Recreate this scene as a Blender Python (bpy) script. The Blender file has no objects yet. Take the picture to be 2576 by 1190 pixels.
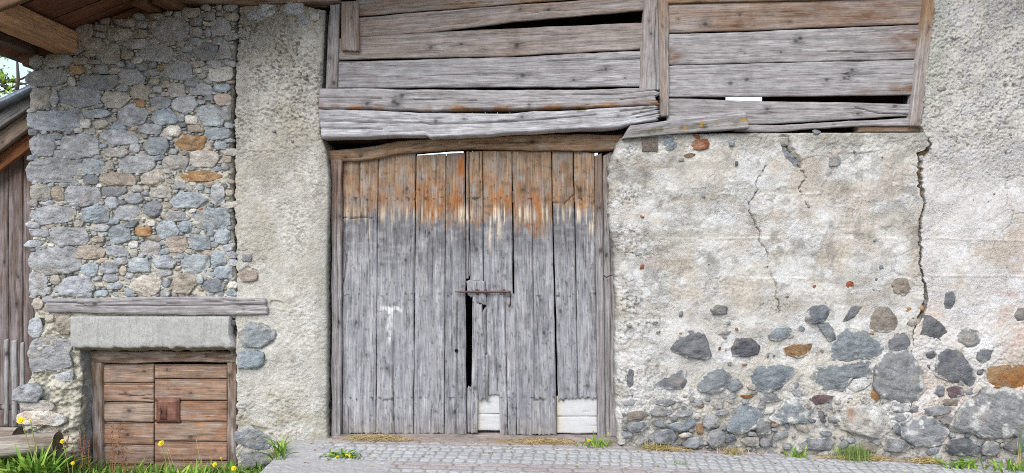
import bpy, math, random
import numpy as np
R = math.radians
random.seed(7)
rng = np.random.default_rng(11)
scene = bpy.context.scene
COL = scene.collection

# ------------------------------------------------------------------ camera, sky, sun, exposure
D = 7.0                       # metres from camera to the facade
SC = 280.0                    # tracing pixels per metre on the facade
CZ = (1110 - 595) / SC        # eye height
cam = bpy.data.objects.new('camera', bpy.data.cameras.new('camera'))
COL.objects.link(cam)
cam.location = (0, -D, CZ)
cam.rotation_euler = (R(90), 0, 0)
cam.data.sensor_width = 36
cam.data.lens = 36 * D / (2576 / SC)
cam.data.clip_end = 2000
scene.camera = cam

SUN_EL, SUN_AZ = R(40), R(200)      # azimuth from +Y clockwise: sun behind the camera, a little to the left
w = bpy.data.worlds.new('World'); scene.world = w
w.use_nodes = True
nt = w.node_tree
bg = nt.nodes['Background']
sky = nt.nodes.new('ShaderNodeTexSky')
sky.sky_type = 'NISHITA'; sky.sun_disc = False
sky.sun_elevation = SUN_EL; sky.sun_rotation = SUN_AZ
sky.altitude = 1200; sky.air_density = 1.0; sky.dust_density = .4; sky.ozone_density = 1.0
hs = nt.nodes.new('ShaderNodeHueSaturation'); hs.inputs['Saturation'].default_value = .66     # thin high cloud
nt.links.new(sky.outputs[0], hs.inputs['Color']); nt.links.new(hs.outputs[0], bg.inputs[0])
bg.inputs[1].default_value = 0.115
sl = bpy.data.lights.new('sun', 'SUN'); sl.energy = 1.85; sl.angle = R(40); sl.color = (1, .965, .92)
so = bpy.data.objects.new('sun', sl); COL.objects.link(so)
so.rotation_euler = (R(90) - SUN_EL, 0, -SUN_AZ + math.pi)
so.location = (-4, -12, 12)
scene.view_settings.view_transform = 'Standard'
scene.view_settings.look = 'None'
scene.view_settings.exposure = .97
scene.view_settings.gamma = 1
scene.cycles.filter_width = 1.0
scene.cycles.use_denoising = False

# ------------------------------------------------------------------ helpers
def P(x, y, Y=0.0):
    k = (D + Y) / D
    return np.stack([(np.asarray(x, float) - 1288) / SC * k, np.broadcast_to(np.asarray(Y, float), np.broadcast(x, y, Y).shape),
                     CZ + (595 - np.asarray(y, float)) / SC * k], -1)
def lin(c):
    c = np.asarray(c, float) / 255
    return np.where(c <= .04045, c / 12.92, ((c + .055) / 1.055) ** 2.4)
def alb(*c): return np.clip(lin(c) / 1.12, 0, .84)
def sm(a, b, x):
    t = np.clip((x - a) / (b - a), 0, 1); return t * t * (3 - 2 * t)
def mix(a, b, t):
    t = np.asarray(t)[..., None]; return np.asarray(a) * (1 - t) + np.asarray(b) * t

def _h(ix, iy, iz):
    h = (ix.astype(np.int64) * 374761393 + iy.astype(np.int64) * 668265263 + iz.astype(np.int64) * 2147483647) & 0xffffffff
    h = ((h ^ (h >> 13)) * 1274126177) & 0xffffffff
    h = ((h ^ (h >> 16)) * 2246822519) & 0xffffffff
    return ((h ^ (h >> 15)) & 0xffffff) / float(0xffffff)
def vn(x, y, z=0.):
    x, y, z = np.broadcast_arrays(np.asarray(x, float), np.asarray(y, float), np.asarray(z, float))
    ix, iy, iz = np.floor(x), np.floor(y), np.floor(z)
    fx, fy, fz = x - ix, y - iy, z - iz
    ix, iy, iz = ix.astype(int), iy.astype(int), iz.astype(int)
    fx = fx * fx * (3 - 2 * fx); fy = fy * fy * (3 - 2 * fy); fz = fz * fz * (3 - 2 * fz)
    r = 0
    for a in (0, 1):
        for b in (0, 1):
            for c in (0, 1):
                r = r + _h(ix + a, iy + b, iz + c) * (fx if a else 1 - fx) * (fy if b else 1 - fy) * (fz if c else 1 - fz)
    return r * 2 - 1
def fbm(x, y, z=0., o=4, g=.5):
    s, a, f, n = 0, 1., 1., 0
    for i in range(o):
        s = s + a * vn(np.asarray(x) * f + 17.3 * i, np.asarray(y) * f - 9.1 * i, np.asarray(z) * f + 3.7 * i); n += a; a *= g; f *= 2.03
    return s / n * 1.6
def worley(x, y):
    ix, iy = np.floor(x), np.floor(y)
    best = np.full(np.shape(x), 9.); cid = np.zeros(np.shape(x))
    for a in (-1, 0, 1):
        for b in (-1, 0, 1):
            cx, cy = (ix + a).astype(int), (iy + b).astype(int)
            px = cx + _h(cx, cy, cx * 0 + 1); py = cy + _h(cx, cy, cx * 0 + 2)
            d = np.hypot(x - px, y - py); m = d < best
            best = np.where(m, d, best); cid = np.where(m, _h(cx, cy, cx * 0 + 5), cid)
    return best, cid
def poly_dist(x, y, lines):
    best = np.full(np.shape(x), 1e9)
    for ln in lines:
        for (x0, y0), (x1, y1) in zip(ln[:-1], ln[1:]):
            dx, dy = x1 - x0, y1 - y0
            t = np.clip(((x - x0) * dx + (y - y0) * dy) / (dx * dx + dy * dy + 1e-9), 0, 1)
            best = np.minimum(best, np.hypot(x - x0 - t * dx, y - y0 - t * dy))
    return best

class MB:
    def __init__(s): s.v, s.f, s.c, s.g, s.n = [], [], [], [], 0
    def add(s, v, f, c, g=None):
        v = np.asarray(v, float).reshape(-1, 3); c = np.broadcast_to(np.asarray(c, float), (len(v), 3)) if np.ndim(c) == 1 else np.asarray(c).reshape(-1, 3)
        s.v.append(v); s.f.append(np.asarray(f, np.int64) + s.n); s.c.append(c)
        s.g.append(v if g is None else np.asarray(g, float).reshape(-1, 3)); s.n += len(v)
    def grid(s, pos, col, g=None, flip=False):
        a, b = pos.shape[:2]
        i = np.arange(a * b).reshape(a, b)
        f = np.stack([i[:-1, :-1], i[1:, :-1], i[1:, 1:], i[:-1, 1:]], -1).reshape(-1, 4)
        if flip: f = f[:, ::-1]
        s.add(pos, f, col, g)
    def box(s, x0, x1, y0, y1, z0, z1, c):
        v = [(x, y, z) for x in (x0, x1) for y in (y0, y1) for z in (z0, z1)]
        s.add(v, [(0, 1, 3, 2), (4, 6, 7, 5), (0, 4, 5, 1), (2, 3, 7, 6), (0, 2, 6, 4), (1, 5, 7, 3)], np.asarray(c))
    def tube(s, pts, rad, c, seg=7):
        pts = np.asarray(pts, float); n = len(pts); rad = np.broadcast_to(rad, (n,))
        tang = np.gradient(pts, axis=0); tang /= np.linalg.norm(tang, axis=1)[:, None] + 1e-9
        ref = np.array([0, 0, 1.]) if abs(tang[0, 2]) < .8 else np.array([1., 0, 0])
        a = np.cross(tang, ref); a /= np.linalg.norm(a, axis=1)[:, None] + 1e-9
        b = np.cross(tang, a)
        th = np.linspace(0, 2 * np.pi, seg + 1)
        pos = pts[:, None] + rad[:, None, None] * (np.cos(th)[None, :, None] * a[:, None] + np.sin(th)[None, :, None] * b[:, None])
        pos = np.concatenate([np.repeat(pts[:1, None], seg + 1, 1), pos, np.repeat(pts[-1:, None], seg + 1, 1)], 0)
        along = np.concatenate([[0], np.cumsum(np.linalg.norm(np.diff(pts, axis=0), axis=1))]); along = np.concatenate([[0], along, [along[-1]]])
        g = np.stack(np.broadcast_arrays(along[:, None], (th / 6.28)[None] * np.max(rad) * 6, 0.), -1)
        s.grid(pos, np.asarray(c), g)
    def build(s, name, mat, parent=None, smooth=True):
        v = np.concatenate(s.v); f = np.concatenate(s.f); c = np.concatenate(s.c); g = np.concatenate(s.g)
        me = bpy.data.meshes.new(name)
        me.vertices.add(len(v)); me.vertices.foreach_set('co', v.astype(np.float32).ravel())
        me.loops.add(f.size); me.loops.foreach_set('vertex_index', f.astype(np.int32).ravel())
        me.polygons.add(len(f)); me.polygons.foreach_set('loop_start', np.arange(0, f.size, 4, dtype=np.int32))
        me.polygons.foreach_set('use_smooth', np.full(len(f), smooth))
        me.update(calc_edges=True); me.validate()
        ca = me.attributes.new('Col', 'FLOAT_COLOR', 'POINT')
        ca.data.foreach_set('color', np.concatenate([np.clip(c, 0, 1), np.ones((len(c), 1))], 1).astype(np.float32).ravel())
        ga = me.attributes.new('G', 'FLOAT_VECTOR', 'POINT'); ga.data.foreach_set('vector', g.astype(np.float32).ravel())
        me.materials.append(mat)
        o = bpy.data.objects.new(name, me); COL.objects.link(o)
        if parent: o.parent = parent
        return o
def tag(o, label=None, cat=None, group=None, kind=None):
    if label and not kind: kind = 'thing'
    for k, val in (('label', label), ('category', cat), ('group', group), ('kind', kind)):
        if val: o[k] = val
    return o
def thing(name, label, cat, loc=(0, 0, 0), group=None):
    o = bpy.data.objects.new(name, None); COL.objects.link(o); o.empty_display_size = .1
    return tag(o, label, cat, group)

# ------------------------------------------------------------------ materials (albedo from traced attribute x procedural grain)
def material(name, kind, rough=.9, **k):
    m = bpy.data.materials.new(name); m.use_nodes = True
    t = m.node_tree; N, L = t.nodes, t.links
    b = N['Principled BSDF']; b.inputs['Roughness'].default_value = rough
    b.inputs['Specular IOR Level'].default_value = k.get('spec', .25)
    at = N.new('ShaderNodeAttribute'); at.attribute_name = 'Col'
    ga = N.new('ShaderNodeAttribute'); ga.attribute_name = 'G'
    def noise(vec, scale, detail=5, rg=.6, dist=0):
        n = N.new('ShaderNodeTexNoise'); n.inputs['Scale'].default_value = scale; n.inputs['Detail'].default_value = detail
        n.inputs['Roughness'].default_value = rg; n.inputs['Distortion'].default_value = dist; L.new(vec, n.inputs['Vector']); return n.outputs['Fac']
    def ramp(f, a, bb, lo, hi):
        r = N.new('ShaderNodeMapRange'); r.inputs[1].default_value = a; r.inputs[2].default_value = bb; r.inputs[3].default_value = lo; r.inputs[4].default_value = hi
        L.new(f, r.inputs[0]); return r.outputs[0]
    def math_(op, a, c):
        n = N.new('ShaderNodeMath'); n.operation = op
        for i, q in enumerate((a, c)):
            if isinstance(q, (int, float)): n.inputs[i].default_value = q
            else: L.new(q, n.inputs[i])
        return n.outputs[0]
    def mapping(sc):
        n = N.new('ShaderNodeMapping'); n.inputs['Scale'].default_value = sc; L.new(ga.outputs['Vector'], n.inputs[0]); return n.outputs[0]
    def scale_col(col, f):
        n = N.new('ShaderNodeVectorMath'); n.operation = 'SCALE'; L.new(col, n.inputs[0]); L.new(f, n.inputs['Scale']); return n.outputs[0]
    if kind == 'wood':
        f1 = noise(mapping((2.6, 95, 9)), 1, 4, .7, .3)
        f2 = noise(mapping((1.4, 48, 5)), 1, 4, .6, .6)
        f3 = noise(mapping((7, 260, 7)), 1, 2, .5)
        pa = noise(mapping((9, 16, 5)), 1, 4, .65)
        s = math_('MULTIPLY', ramp(f1, .3, .7, .7, 1.26), ramp(f2, .3, .7, .76, 1.2))
        s = math_('MULTIPLY', s, ramp(pa, .3, .7, .8, 1.18))
        dark = ramp(f3, .30, .40, .5, 1.0)
        s = math_('MULTIPLY', s, dark)
        c = scale_col(at.outputs['Color'], s)
        hgt = math_('ADD', math_('MULTIPLY', f1, 1.0), math_('MULTIPLY', dark, .5)); dist = .006
    elif kind == 'leaf':
        f1 = noise(mapping((30, 30, 30)), 1, 3)
        c = scale_col(at.outputs['Color'], ramp(f1, .3, .7, .75, 1.25)); hgt = f1; dist = .001
        b.inputs['Subsurface Weight'].default_value = 0
    elif kind == 'metal':
        f1 = noise(mapping((14, 14, 14)), 1, 5); f2 = noise(mapping((90, 90, 90)), 1, 3)
        c = scale_col(at.outputs['Color'], math_('MULTIPLY', ramp(f1, .3, .7, .6, 1.3), ramp(f2, .3, .7, .8, 1.2))); hgt = f2; dist = .002
        b.inputs['Metallic'].default_value = k.get('metal', .3)
    else:
        a1, a2, sc1, sc2 = k.get('a1', .16), k.get('a2', .2), k.get('sc1', 28), k.get('sc2', 110)
        f1 = noise(mapping((sc1,) * 3), 1, 5, .65); f2 = noise(mapping((sc2,) * 3), 1, 4, .6)
        s = math_('MULTIPLY', ramp(f1, .3, .7, 1 - a1, 1 + a1), ramp(f2, .3, .7, 1 - a2, 1 + a2))
        if kind == 'plaster':
            mk = ramp(noise(mapping((2.6,) * 3), 1, 3, .6), .38, .62, .25, 1.25)
            f1, f2 = math_('MULTIPLY', f1, mk), math_('MULTIPLY', f2, mk)
            s = math_('MULTIPLY', s, ramp(noise(mapping((150,) * 3), 1, 2, .5), .33, .40, .55, 1))
        c = scale_col(at.outputs['Color'], s)
        hgt = math_('ADD', f1, math_('MULTIPLY', f2, .6)); dist = k.get('bump', .012)
    L.new(c, b.inputs['Base Color'])
    bp = N.new('ShaderNodeBump'); bp.inputs['Strength'].default_value = k.get('bs', .8); bp.inputs['Distance'].default_value = dist
    L.new(hgt, bp.inputs['Height']); L.new(bp.outputs[0], b.inputs['Normal'])
    return m
M_STONE = material('weathered_stone', 'stone', .85, a1=.2, a2=.18, bump=.02, bs=1., sc2=75)
M_PLASTER = material('lime_plaster', 'plaster', .95, a1=.12, a2=.22, bump=.016, bs=1.)
M_MORTAR = material('cream_mortar', 'plaster', .95, a1=.14, a2=.2, bump=.014, sc1=40)
M_WOOD = material('weathered_wood', 'wood', .85)
M_CONC = material('grey_concrete', 'plaster', .95, a1=.06, a2=.2, bump=.004)
M_IRON = material('rusty_iron', 'metal', .6)
M_ZINC = material('dull_zinc', 'metal', .45, metal=.6)
M_LEAF = material('green_leaf', 'leaf', .6)
M_STRAW = material('dry_straw', 'leaf', .8)
M_PAINT = material('white_boarding', 'stone', .7, a1=.06, a2=.05, bump=.002)
M_SOIL = material('soil_and_grit', 'stone', 1.0, a1=.25, a2=.3, bump=.02)
M_COBBLE = material('cobble_paving', 'stone', .9, a1=.12, a2=.2, bump=.006, sc1=35, sc2=140)

# ------------------------------------------------------------------ ground height
GXD = np.array([-2000, 120, 200, 260, 600, 700, 716, 738, 830, 1550, 2576, 5000.])
GZD = np.array([-.16, -.16, -.24, -.32, -.32, -.29, -.25, .012, .018, -.036, -.207, -.6])
def gz(X, Y): return np.interp(np.asarray(X) * SC + 1288, GXD, GZD) - .015 * np.clip(-np.asarray(Y), 0, 30)

# ------------------------------------------------------------------ stones
TONES = dict(g=(156, 156, 157), b=(150, 156, 159), d=(128, 129, 132), t=(168, 161, 151), o=(160, 128, 94), w=(198, 193, 184),
             r=(146, 88, 58), p=(124, 104, 104), k=(108, 108, 113), n=(160, 148, 134), l=(208, 204, 198), h=(38, 34, 32))
def outline(px, py, n=96, smooth=0):
    cx, cy = np.mean(px), np.mean(py)
    th = np.linspace(0, 2 * np.pi, n, endpoint=False)
    Rr = np.zeros(n)
    m = len(px)
    for i in range(m):
        x0, y0, x1, y1 = px[i] - cx, py[i] - cy, px[(i + 1) % m] - cx, py[(i + 1) % m] - cy
        dx, dy = np.cos(th), np.sin(th); ex, ey = x1 - x0, y1 - y0
        det = dx * (-ey) + ex * dy; det = np.where(abs(det) < 1e-9, 1e-9, det)
        tt = (x0 * (-ey) + ex * y0) / det; u = (dx * y0 - dy * x0) / det
        Rr = np.where((tt > 0) & (u >= -1e-6) & (u <= 1 + 1e-6), np.maximum(Rr, tt), Rr)
    Rr[Rr == 0] = np.mean(Rr[Rr > 0])
    for _ in range(smooth): Rr = .25 * np.roll(Rr, 1) + .5 * Rr + .25 * np.roll(Rr, -1)
    return cx, cy, Rr
def blob(cx, cy, ww, hh, rot=0., seed=0, n=9, e=3.0):
    r = np.random.default_rng(seed + 5)
    a = (np.arange(n) + r.uniform(-.33, .33, n)) * 2 * np.pi / n
    c, s = np.cos(a), np.sin(a)
    k = (abs(c) ** e + abs(s) ** e) ** (-1 / e) * r.uniform(.86, 1.03, n)
    x, y = c * k * ww / 2, s * k * hh / 2
    ca, sa = math.cos(rot), math.sin(rot)
    return cx + x * ca - y * sa, cy + x * sa + y * ca
def stone(mb, px, py, Y, prot, tone, seed, strata=None, grow=1.0, lime=0., stain=0., step=3.2, res=None, rim=.045, smear=0., bright=1.34):
    r = np.random.default_rng(seed)
    cx, cy, Rr = outline(px, py)
    size = Rr.mean() * 2
    n = res or int(np.clip(size / step, 6, 64))
    q = np.linspace(-1, 1, n + 1); a, b = np.meshgrid(q, q, indexing='ij')
    u, v = a * np.sqrt(1 - b * b / 2), b * np.sqrt(1 - a * a / 2)
    rad = np.clip(np.hypot(u, v), 0, 1); th = np.arctan2(v, u) % (2 * np.pi)
    Rt = np.interp(th, np.linspace(0, 2 * np.pi, 97), np.append(Rr, Rr[0])) * grow
    Rt = Rt * (1 + .07 * fbm(np.cos(th) * 3 + seed, np.sin(th) * 3, seed, 3))
    x, y = cx + Rt * rad * np.cos(th), cy + Rt * rad * np.sin(th)
    xm, ym = (x - cx) / SC, (y - cy) / SC
    L = size / SC
    h = np.full(x.shape, 1.0)
    for i in range(int(r.integers(3, 6))):                # broken facets: a few tilted planes across the face
        an = r.uniform(0, 6.28); sl = r.uniform(.15, .75)
        h = np.minimum(h, r.uniform(.85, 1.1) - sl * (np.cos(an) * xm + np.sin(an) * ym) / L * 2)
    for i in range(5):                                    # spalled corners
        an = r.uniform(0, 6.28); h = np.minimum(h, r.uniform(.9, 1.1) - r.uniform(1., 3.) * np.maximum(0, (np.cos(an) * xm + np.sin(an) * ym) / L * 2 - r.uniform(.45, .8)))
    h = np.maximum(h, .1) * prot * (1 - rad ** 14 * .5)
    st = r.uniform(-.35, .35) if strata is None else strata
    al, ac = xm * math.cos(st) + ym * math.sin(st), -xm * math.sin(st) + ym * math.cos(st)
    S = seed * 1.37
    h = h + min(L * .045, .009) * fbm(al * 9, ac * 24, S, 4) + min(L * .03, .006) * fbm(al * 26, ac * 70, S + 4, 3)
    sw = (ac * 38 + 1.2 * fbm(al * 6, ac * 6, S + 2, 3)); h = h + min(L * .03, .005) * (sw - np.floor(sw)) * sm(-.2, .4, fbm(xm * 8, ym * 8, S + 3, 2))
    h = np.where(rad > .999, -rim, h - rim * sm(.93, 1, rad) * .5)
    base = alb(*TONES[tone]) * bright * r.uniform(.84, 1.14) * (1 + np.array([.03, 0, -.03]) * r.uniform(-1, 1))
    f1 = fbm(al * 14 + 3, ac * 40, S, 4); f2 = fbm(xm * 18, ym * 18, S + 9, 4)
    c = base * (1 + .26 * f1[..., None] + .22 * f2[..., None])
    c = mix(c, alb(176, 160, 140), sm(.25, .9, fbm(xm * 7, ym * 7, S + 20, 3)) * .35)
    c = mix(c, alb(158, 146, 128), sm(330, 90, y) * (.35 + .3 * fbm(xm * 9, ym * 9, S + 50, 3)) * (cx < 600))
    if tone in 'ow' or stain:
        c = mix(c, alb(162, 110, 62), sm(.1, .6, fbm(xm * 9, ym * 9, S + 31, 3)) * (stain or .5))
    if smear: c = mix(c, alb(205, 201, 193), np.clip(sm(.92, 1.0, rad + .42 * fbm(xm * 15, ym * 15, S + 44, 5)) * smear, 0, 1))
    if smear: h = h + .004 * sm(.92, 1.0, rad + .42 * fbm(xm * 15, ym * 15, S + 44, 5)) * (rad < .999)
    if lime: c = mix(c, alb(214, 211, 205), sm(.28 - lime, .5 - lime * .6, fbm(xm * 10, ym * 10, S + 40, 5)) * .9)
    pos = P(x, y, Y - h)
    mb.grid(pos, c, np.stack([al, ac, np.full(x.shape, S % 50)], -1))
    return pos

# ------------------------------------------------------------------ walls as displaced sheets with returns
def wall(mb, xl, xr, yt, yb, Y0, th, hfn, cfn, step=2.0, rc=(.05, .05, .04), yr=None):
    """xl, xr: functions of y; yt, yb: functions of u; returns left, right and top edges to depth th"""
    ys = np.linspace(0, 1, 50)
    wdt = np.max(xr(np.linspace(yt(.5), yb(.5), 20)) - xl(np.linspace(yt(.5), yb(.5), 20)))
    nx, ny = int(wdt / step) + 2, int((yb(.5) - yt(.5)) / step) + 2
    u, v = np.meshgrid(np.linspace(0, 1, nx), np.linspace(0, 1, ny), indexing='ij')
    y = yt(u) * (1 - v) + yb(u) * v
    x = xl(y) * (1 - u) + xr(y) * u
    def rnd(d, r):
        d = np.clip(d, 0, r); return r - np.sqrt(np.maximum(0, r * r - (r - d) ** 2))
    push = rnd((x - xl(y)) / SC, rc[0]) + rnd((xr(y) - x) / SC, rc[1]) + rnd((y - yt(u)) / SC, rc[2])
    h = hfn(x, y)
    Y = Y0 + push - h
    c = cfn(x, y, h)
    pos = P(x, y, 0 * Y); pos[..., 1] = Y
    g = np.stack([pos[..., 0], pos[..., 2], Y * .5], -1)
    # returns
    k = 14
    def ret(col_pos, col_c, dirx):
        yy = np.linspace(0, 1, k)[:, None]
        p = np.repeat(col_pos[None], k, 0).copy()
        p[..., 1] = col_pos[None, :, 1] + yy * th
        nz = .018 * fbm(p[..., 1] * 14, p[..., 2] * 14, 5., 4)
        p[1:, :, 0] += (dirx * abs(nz))[1:]
        cc = np.repeat(col_c[None], k, 0) * (.9 + .16 * fbm(p[..., 1] * 30, p[..., 2] * 30, 2., 3))[..., None]
        return p, cc
    pl, cl = ret(pos[0], c[0], 1); pr, cr = ret(pos[-1], c[-1], -1)
    pos2 = np.concatenate([pl[:0:-1], pos, pr[1:]], 0); c2 = np.concatenate([cl[:0:-1], c, cr[1:]], 0)
    top = pos2[:, :1].copy(); top[:, :, 1] = np.maximum(top[:, :, 1], Y0 + th)
    pos2 = np.concatenate([top, pos2], 1); c2 = np.concatenate([c2[:, :1], c2], 1)
    g2 = np.stack([pos2[..., 0], pos2[..., 2], pos2[..., 1]], -1)
    mb.grid(pos2, c2, g2)
fn = lambda pts: (lambda y: np.interp(y, [p[1] for p in pts], [p[0] for p in pts]))
fu = lambda pts: (lambda u: np.interp(u, [p[0] for p in pts], [p[1] for p in pts]))

def roughcast(x, y, amp=1., s=0.):
    X, Z = x / SC, y / SC
    return amp * (.010 * fbm(X * 3, Z * 3, s, 3) + .008 * fbm(X * 24, Z * 26, s + 2, 3) + .010 * fbm(X * 55, Z * 65, s + 5, 3))

# ---- left: rubble wall -------------------------------------------------------------------
q0 = """418,165,110,75,t 630,115,115,40,t 595,172,130,65,t 715,125,60,40,g 770,125,70,45,n 707,170,75,45,n 855,145,180,120,g 788,80,80,30,t 850,65,40,35,n 892,75,45,40,g
960,65,100,50,t 1037,40,60,35,g 1050,82,70,50,g 1100,40,35,30,g 1158,40,75,35,g 1160,85,80,45,t 1112,135,105,85,g 985,110,70,45,d 985,160,75,50,d 1047,165,35,55,g 455,220,130,65,t 545,270,125,115,t
680,222,140,55,g 790,268,165,85,g 640,277,70,50,n 1032,262,130,90,d 1133,255,70,95,g 985,210,80,40,g 1097,208,60,45,g 185,310,65,70,g 290,303,145,65,g 405,307,80,40,n 385,353,95,45,o 455,270,80,35,t
925,287,70,45,d 240,392,185,85,g 360,412,50,55,t 490,415,185,80,d 660,390,140,75,g 893,355,155,90,g 510,350,80,45,g 605,322,55,35,d 660,332,50,35,d 720,338,60,35,d 810,342,40,35,o 1080,325,90,45,g
1108,372,125,80,w 1000,355,50,25,w 965,415,70,50,d 1010,450,115,60,g 1115,443,90,45,b 890,455,85,75,t 705,462,105,75,n 205,495,95,105,t 273,495,40,100,g 395,490,205,105,g 580,503,135,85,t 808,517,105,60,d
930,523,135,85,g 705,520,60,40,o 1123,502,90,60,w 1050,490,55,35,d 275,607,255,95,g 430,622,60,50,w 490,572,140,45,g 508,625,95,45,t 668,580,155,105,g 830,590,135,85,b 1062,580,150,110,b 1140,570,45,75,g
960,603,70,50,w 910,592,45,45,g 760,648,120,55,g 870,660,90,55,w 985,648,85,40,n 600,692,195,75,g 1097,672,130,60,b 215,733,115,110,g 402,737,190,120,g 787,733,135,90,b 960,718,165,75,o 1108,732,70,45,b
580,767,130,45,t 680,745,60,45,g 290,775,60,40,g 275,857,260,120,g 468,838,120,75,b 555,832,45,55,t 690,825,180,85,g 885,815,130,75,t 1027,800,145,90,t 605,860,40,25,l 593,900,185,65,n 768,895,125,85,t
1008,887,240,50,o 455,905,80,50,d 905,935,80,35,g 205,968,95,80,t 290,975,70,75,n 408,985,195,100,g 575,962,130,50,d 675,997,95,60,g 808,968,110,60,t 560,1020,75,60,g 955,1008,190,80,b 1095,982,75,105,g
1125,933,45,30,d 1010,945,45,28,b 770,1052,95,85,d 275,1078,215,85,g 478,1078,150,90,b 645,1072,145,80,g 890,1090,145,55,g 1063,1103,180,115,b 935,1140,70,55,b 840,1155,115,90,b 605,1180,115,90,b 722,1165,90,50,o
345,1190,195,95,g 1120,1190,85,75,b 200,1172,95,45,g 1010,1053,30,20,o"""
q1 = """490,15,75,35,n 275,125,250,130,g 450,80,150,70,n 590,75,120,60,g 670,40,55,40,w 675,85,45,45,t 755,58,100,75,g 890,38,115,90,n 1005,30,105,85,b 1100,108,85,80,b 1125,182,95,65,b 985,140,150,105,b
820,127,130,70,g 700,145,115,70,b 620,175,40,55,n 550,160,90,60,g 455,168,95,70,b 195,240,90,115,g 380,250,195,105,g 280,215,60,60,t 240,272,65,40,g 575,250,85,35,b 735,245,145,105,t 930,240,140,105,n
1075,247,105,70,d 1005,215,40,50,b 555,210,85,40,g 510,285,70,35,b 590,290,60,25,b 650,280,60,50,b 835,287,60,35,g
180,460,70,100,g 318,440,75,115,n 250,590,205,165,g 190,340,60,60,t 250,410,50,45,t 140,790,140,85,g 330,705,90,60,g 190,850,160,50,t 210,915,230,70,w"""
def parse(s, ox, oy):
    out = []
    for tkn in s.split():
        a = tkn.split(','); out.append((float(a[0]) / 2 + ox, float(a[1]) / 2 + oy, float(a[2]) / 2, float(a[3]) / 2, a[4]))
    return out
RUB = parse(q0, 0, 0) + parse(q1, 0, 595)
rub_top = [(75, 142), (185, 138), (190, 75), (250, 52), (430, 26), (540, 14), (596, 14)]
yt_r = lambda u: np.interp(75 + u * 520, [p[0] for p in rub_top], [p[1] for p in rub_top])
xl_r = lambda y: 77 + 3 * fbm(np.asarray(y) / 22., 3., 1., 3)
xr_r = fn([(595, 0), (586, 200), (581, 300), (584, 420), (583, 520), (587, 620), (591, 700), (597, 760), (600, 800)])
def mort_h(x, y): return -.012 - .012 * sm(520, 150, y) + .016 * fbm(x / 26., y / 17., 3., 4) + .011 * fbm(x / 7., y / 6., 8., 3)
def mort_c(x, y, h):
    c = mix(alb(190, 183, 166), alb(208, 203, 188), .5 + .5 * fbm(x / 30., y / 30., 4., 3))
    c = mix(c, alb(150, 140, 118), sm(.1, .8, fbm(x / 12., y / 9., 14., 4)) * .7)
    dust = sm(500, 60, y) * .55                       # older, dirtier pointing higher up
    return mix(c, alb(140, 130, 112), dust * (.7 + .3 * fbm(x / 40., y / 40., 2., 3)))
rub = thing('stone_wall', 'rubble wall of grey stones and cream mortar standing under the eaves', 'wall')
mb = MB()
wall(mb, xl_r, xr_r, yt_r, lambda u: 800 + 0 * u, 0., .5, mort_h, mort_c, step=2.4)
wall(mb, lambda y: np.interp(y, [800, 940, 975, 1100], [76, 76, 60, 62]) + 0 * y, lambda y: np.interp(y, [800, 880, 960, 1200], [186, 196, 206, 196]), lambda u: 797 + 0 * u, lambda u: 1195 + 0 * u, -.002, .5,
     lambda x, y: mort_h(x, y) * 2.2 + .02 * fbm(x / 40., y / 22., 5., 3) + .05 * sm(930, 1100, y), mort_c, step=2.4, rc=(.05, .07, 0))
mb.build('mortar', M_MORTAR, rub)
# reveal of grey cement inside the cellar opening
mb = MB()
yy, tt = np.meshgrid(np.linspace(866, 1195, 140), np.linspace(0, 1, 22), indexing='ij')
px_ = np.interp(yy, [866, 880, 960, 1200], [188, 194, 204, 194]); pos = P(px_, yy, 0 * yy)
pos[..., 1] = .02 + tt * .28; pos[..., 0] += .01 + .022 * fbm(pos[..., 1] * 10, pos[..., 2] * 10, 3., 4) + tt * .02
mb.grid(pos, alb(150, 147, 144) * (1 + .22 * fbm(pos[..., 1] * 20, pos[..., 2] * 20, 6., 4))[..., None], pos)
mb.build('cement_reveal', M_MORTAR, rub)
order = sorted(range(len(RUB)), key=lambda i: -RUB[i][2] * RUB[i][3])
small = MB()
for rank, i in enumerate(order):
    cx, cy, ww, hh, tn = RUB[i]
    r_ = np.random.default_rng(i + 900)
    corner = cx - ww / 2 < 100 and ww > 40
    px, py = blob(cx, cy, ww, hh, r_.uniform(-.06, .06), i, n=12 if corner else int(r_.integers(6, 9)), e=5.5 if corner else r_.uniform(2.6, 5.))
    m1 = MB() if rank < 95 else small
    low = cy > 930
    stone(m1, px, py, -.05 if low and cy > 950 else .004, r_.uniform(.016, .034) + (.04 if abs(cx - 70) < 3 and cy > 980 else 0) , tn, i + 1, grow=1.2, step=2.2,
          lime=.22 if tn == 'l' or low and tn in 'w' else 0)
    if rank < 95:
        o = m1.build('stone', M_STONE, rub)
        if tn == 'o': o['label'] = 'rust orange stone'
# chinking stones packed between the large ones
gx, gy = np.meshgrid(np.arange(70, 605), np.arange(0, 760), indexing='ij')
free = np.full(gx.shape, 99.)
def cut(cx, cy, ww, hh):
    x0, x1, y0, y1 = int(max(0, cx - ww - 70)), int(cx + ww - 70 + 1), int(max(0, cy - hh)), int(cy + hh + 1)
    sx, sy = gx[x0:x1, y0:y1], gy[x0:x1, y0:y1]
    e = ((abs(sx - cx) / (ww / 2)) ** 2.4 + (abs(sy - cy) / (hh / 2)) ** 2.4) ** (1 / 2.4)
    free[x0:x1, y0:y1] = np.minimum(free[x0:x1, y0:y1], (e - 1) * min(ww, hh) / 2)
for (cx, cy, ww, hh, tn) in RUB: cut(cx, cy, ww * 1.02, hh * 1.02)
free[gx < 84] = -1; free[gx > xr_r(gy) - 6] = -1
free[gy < np.interp(gx, [p[0] for p in rub_top], [p[1] for p in rub_top]) + 3] = -1
cnt = 0
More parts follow.
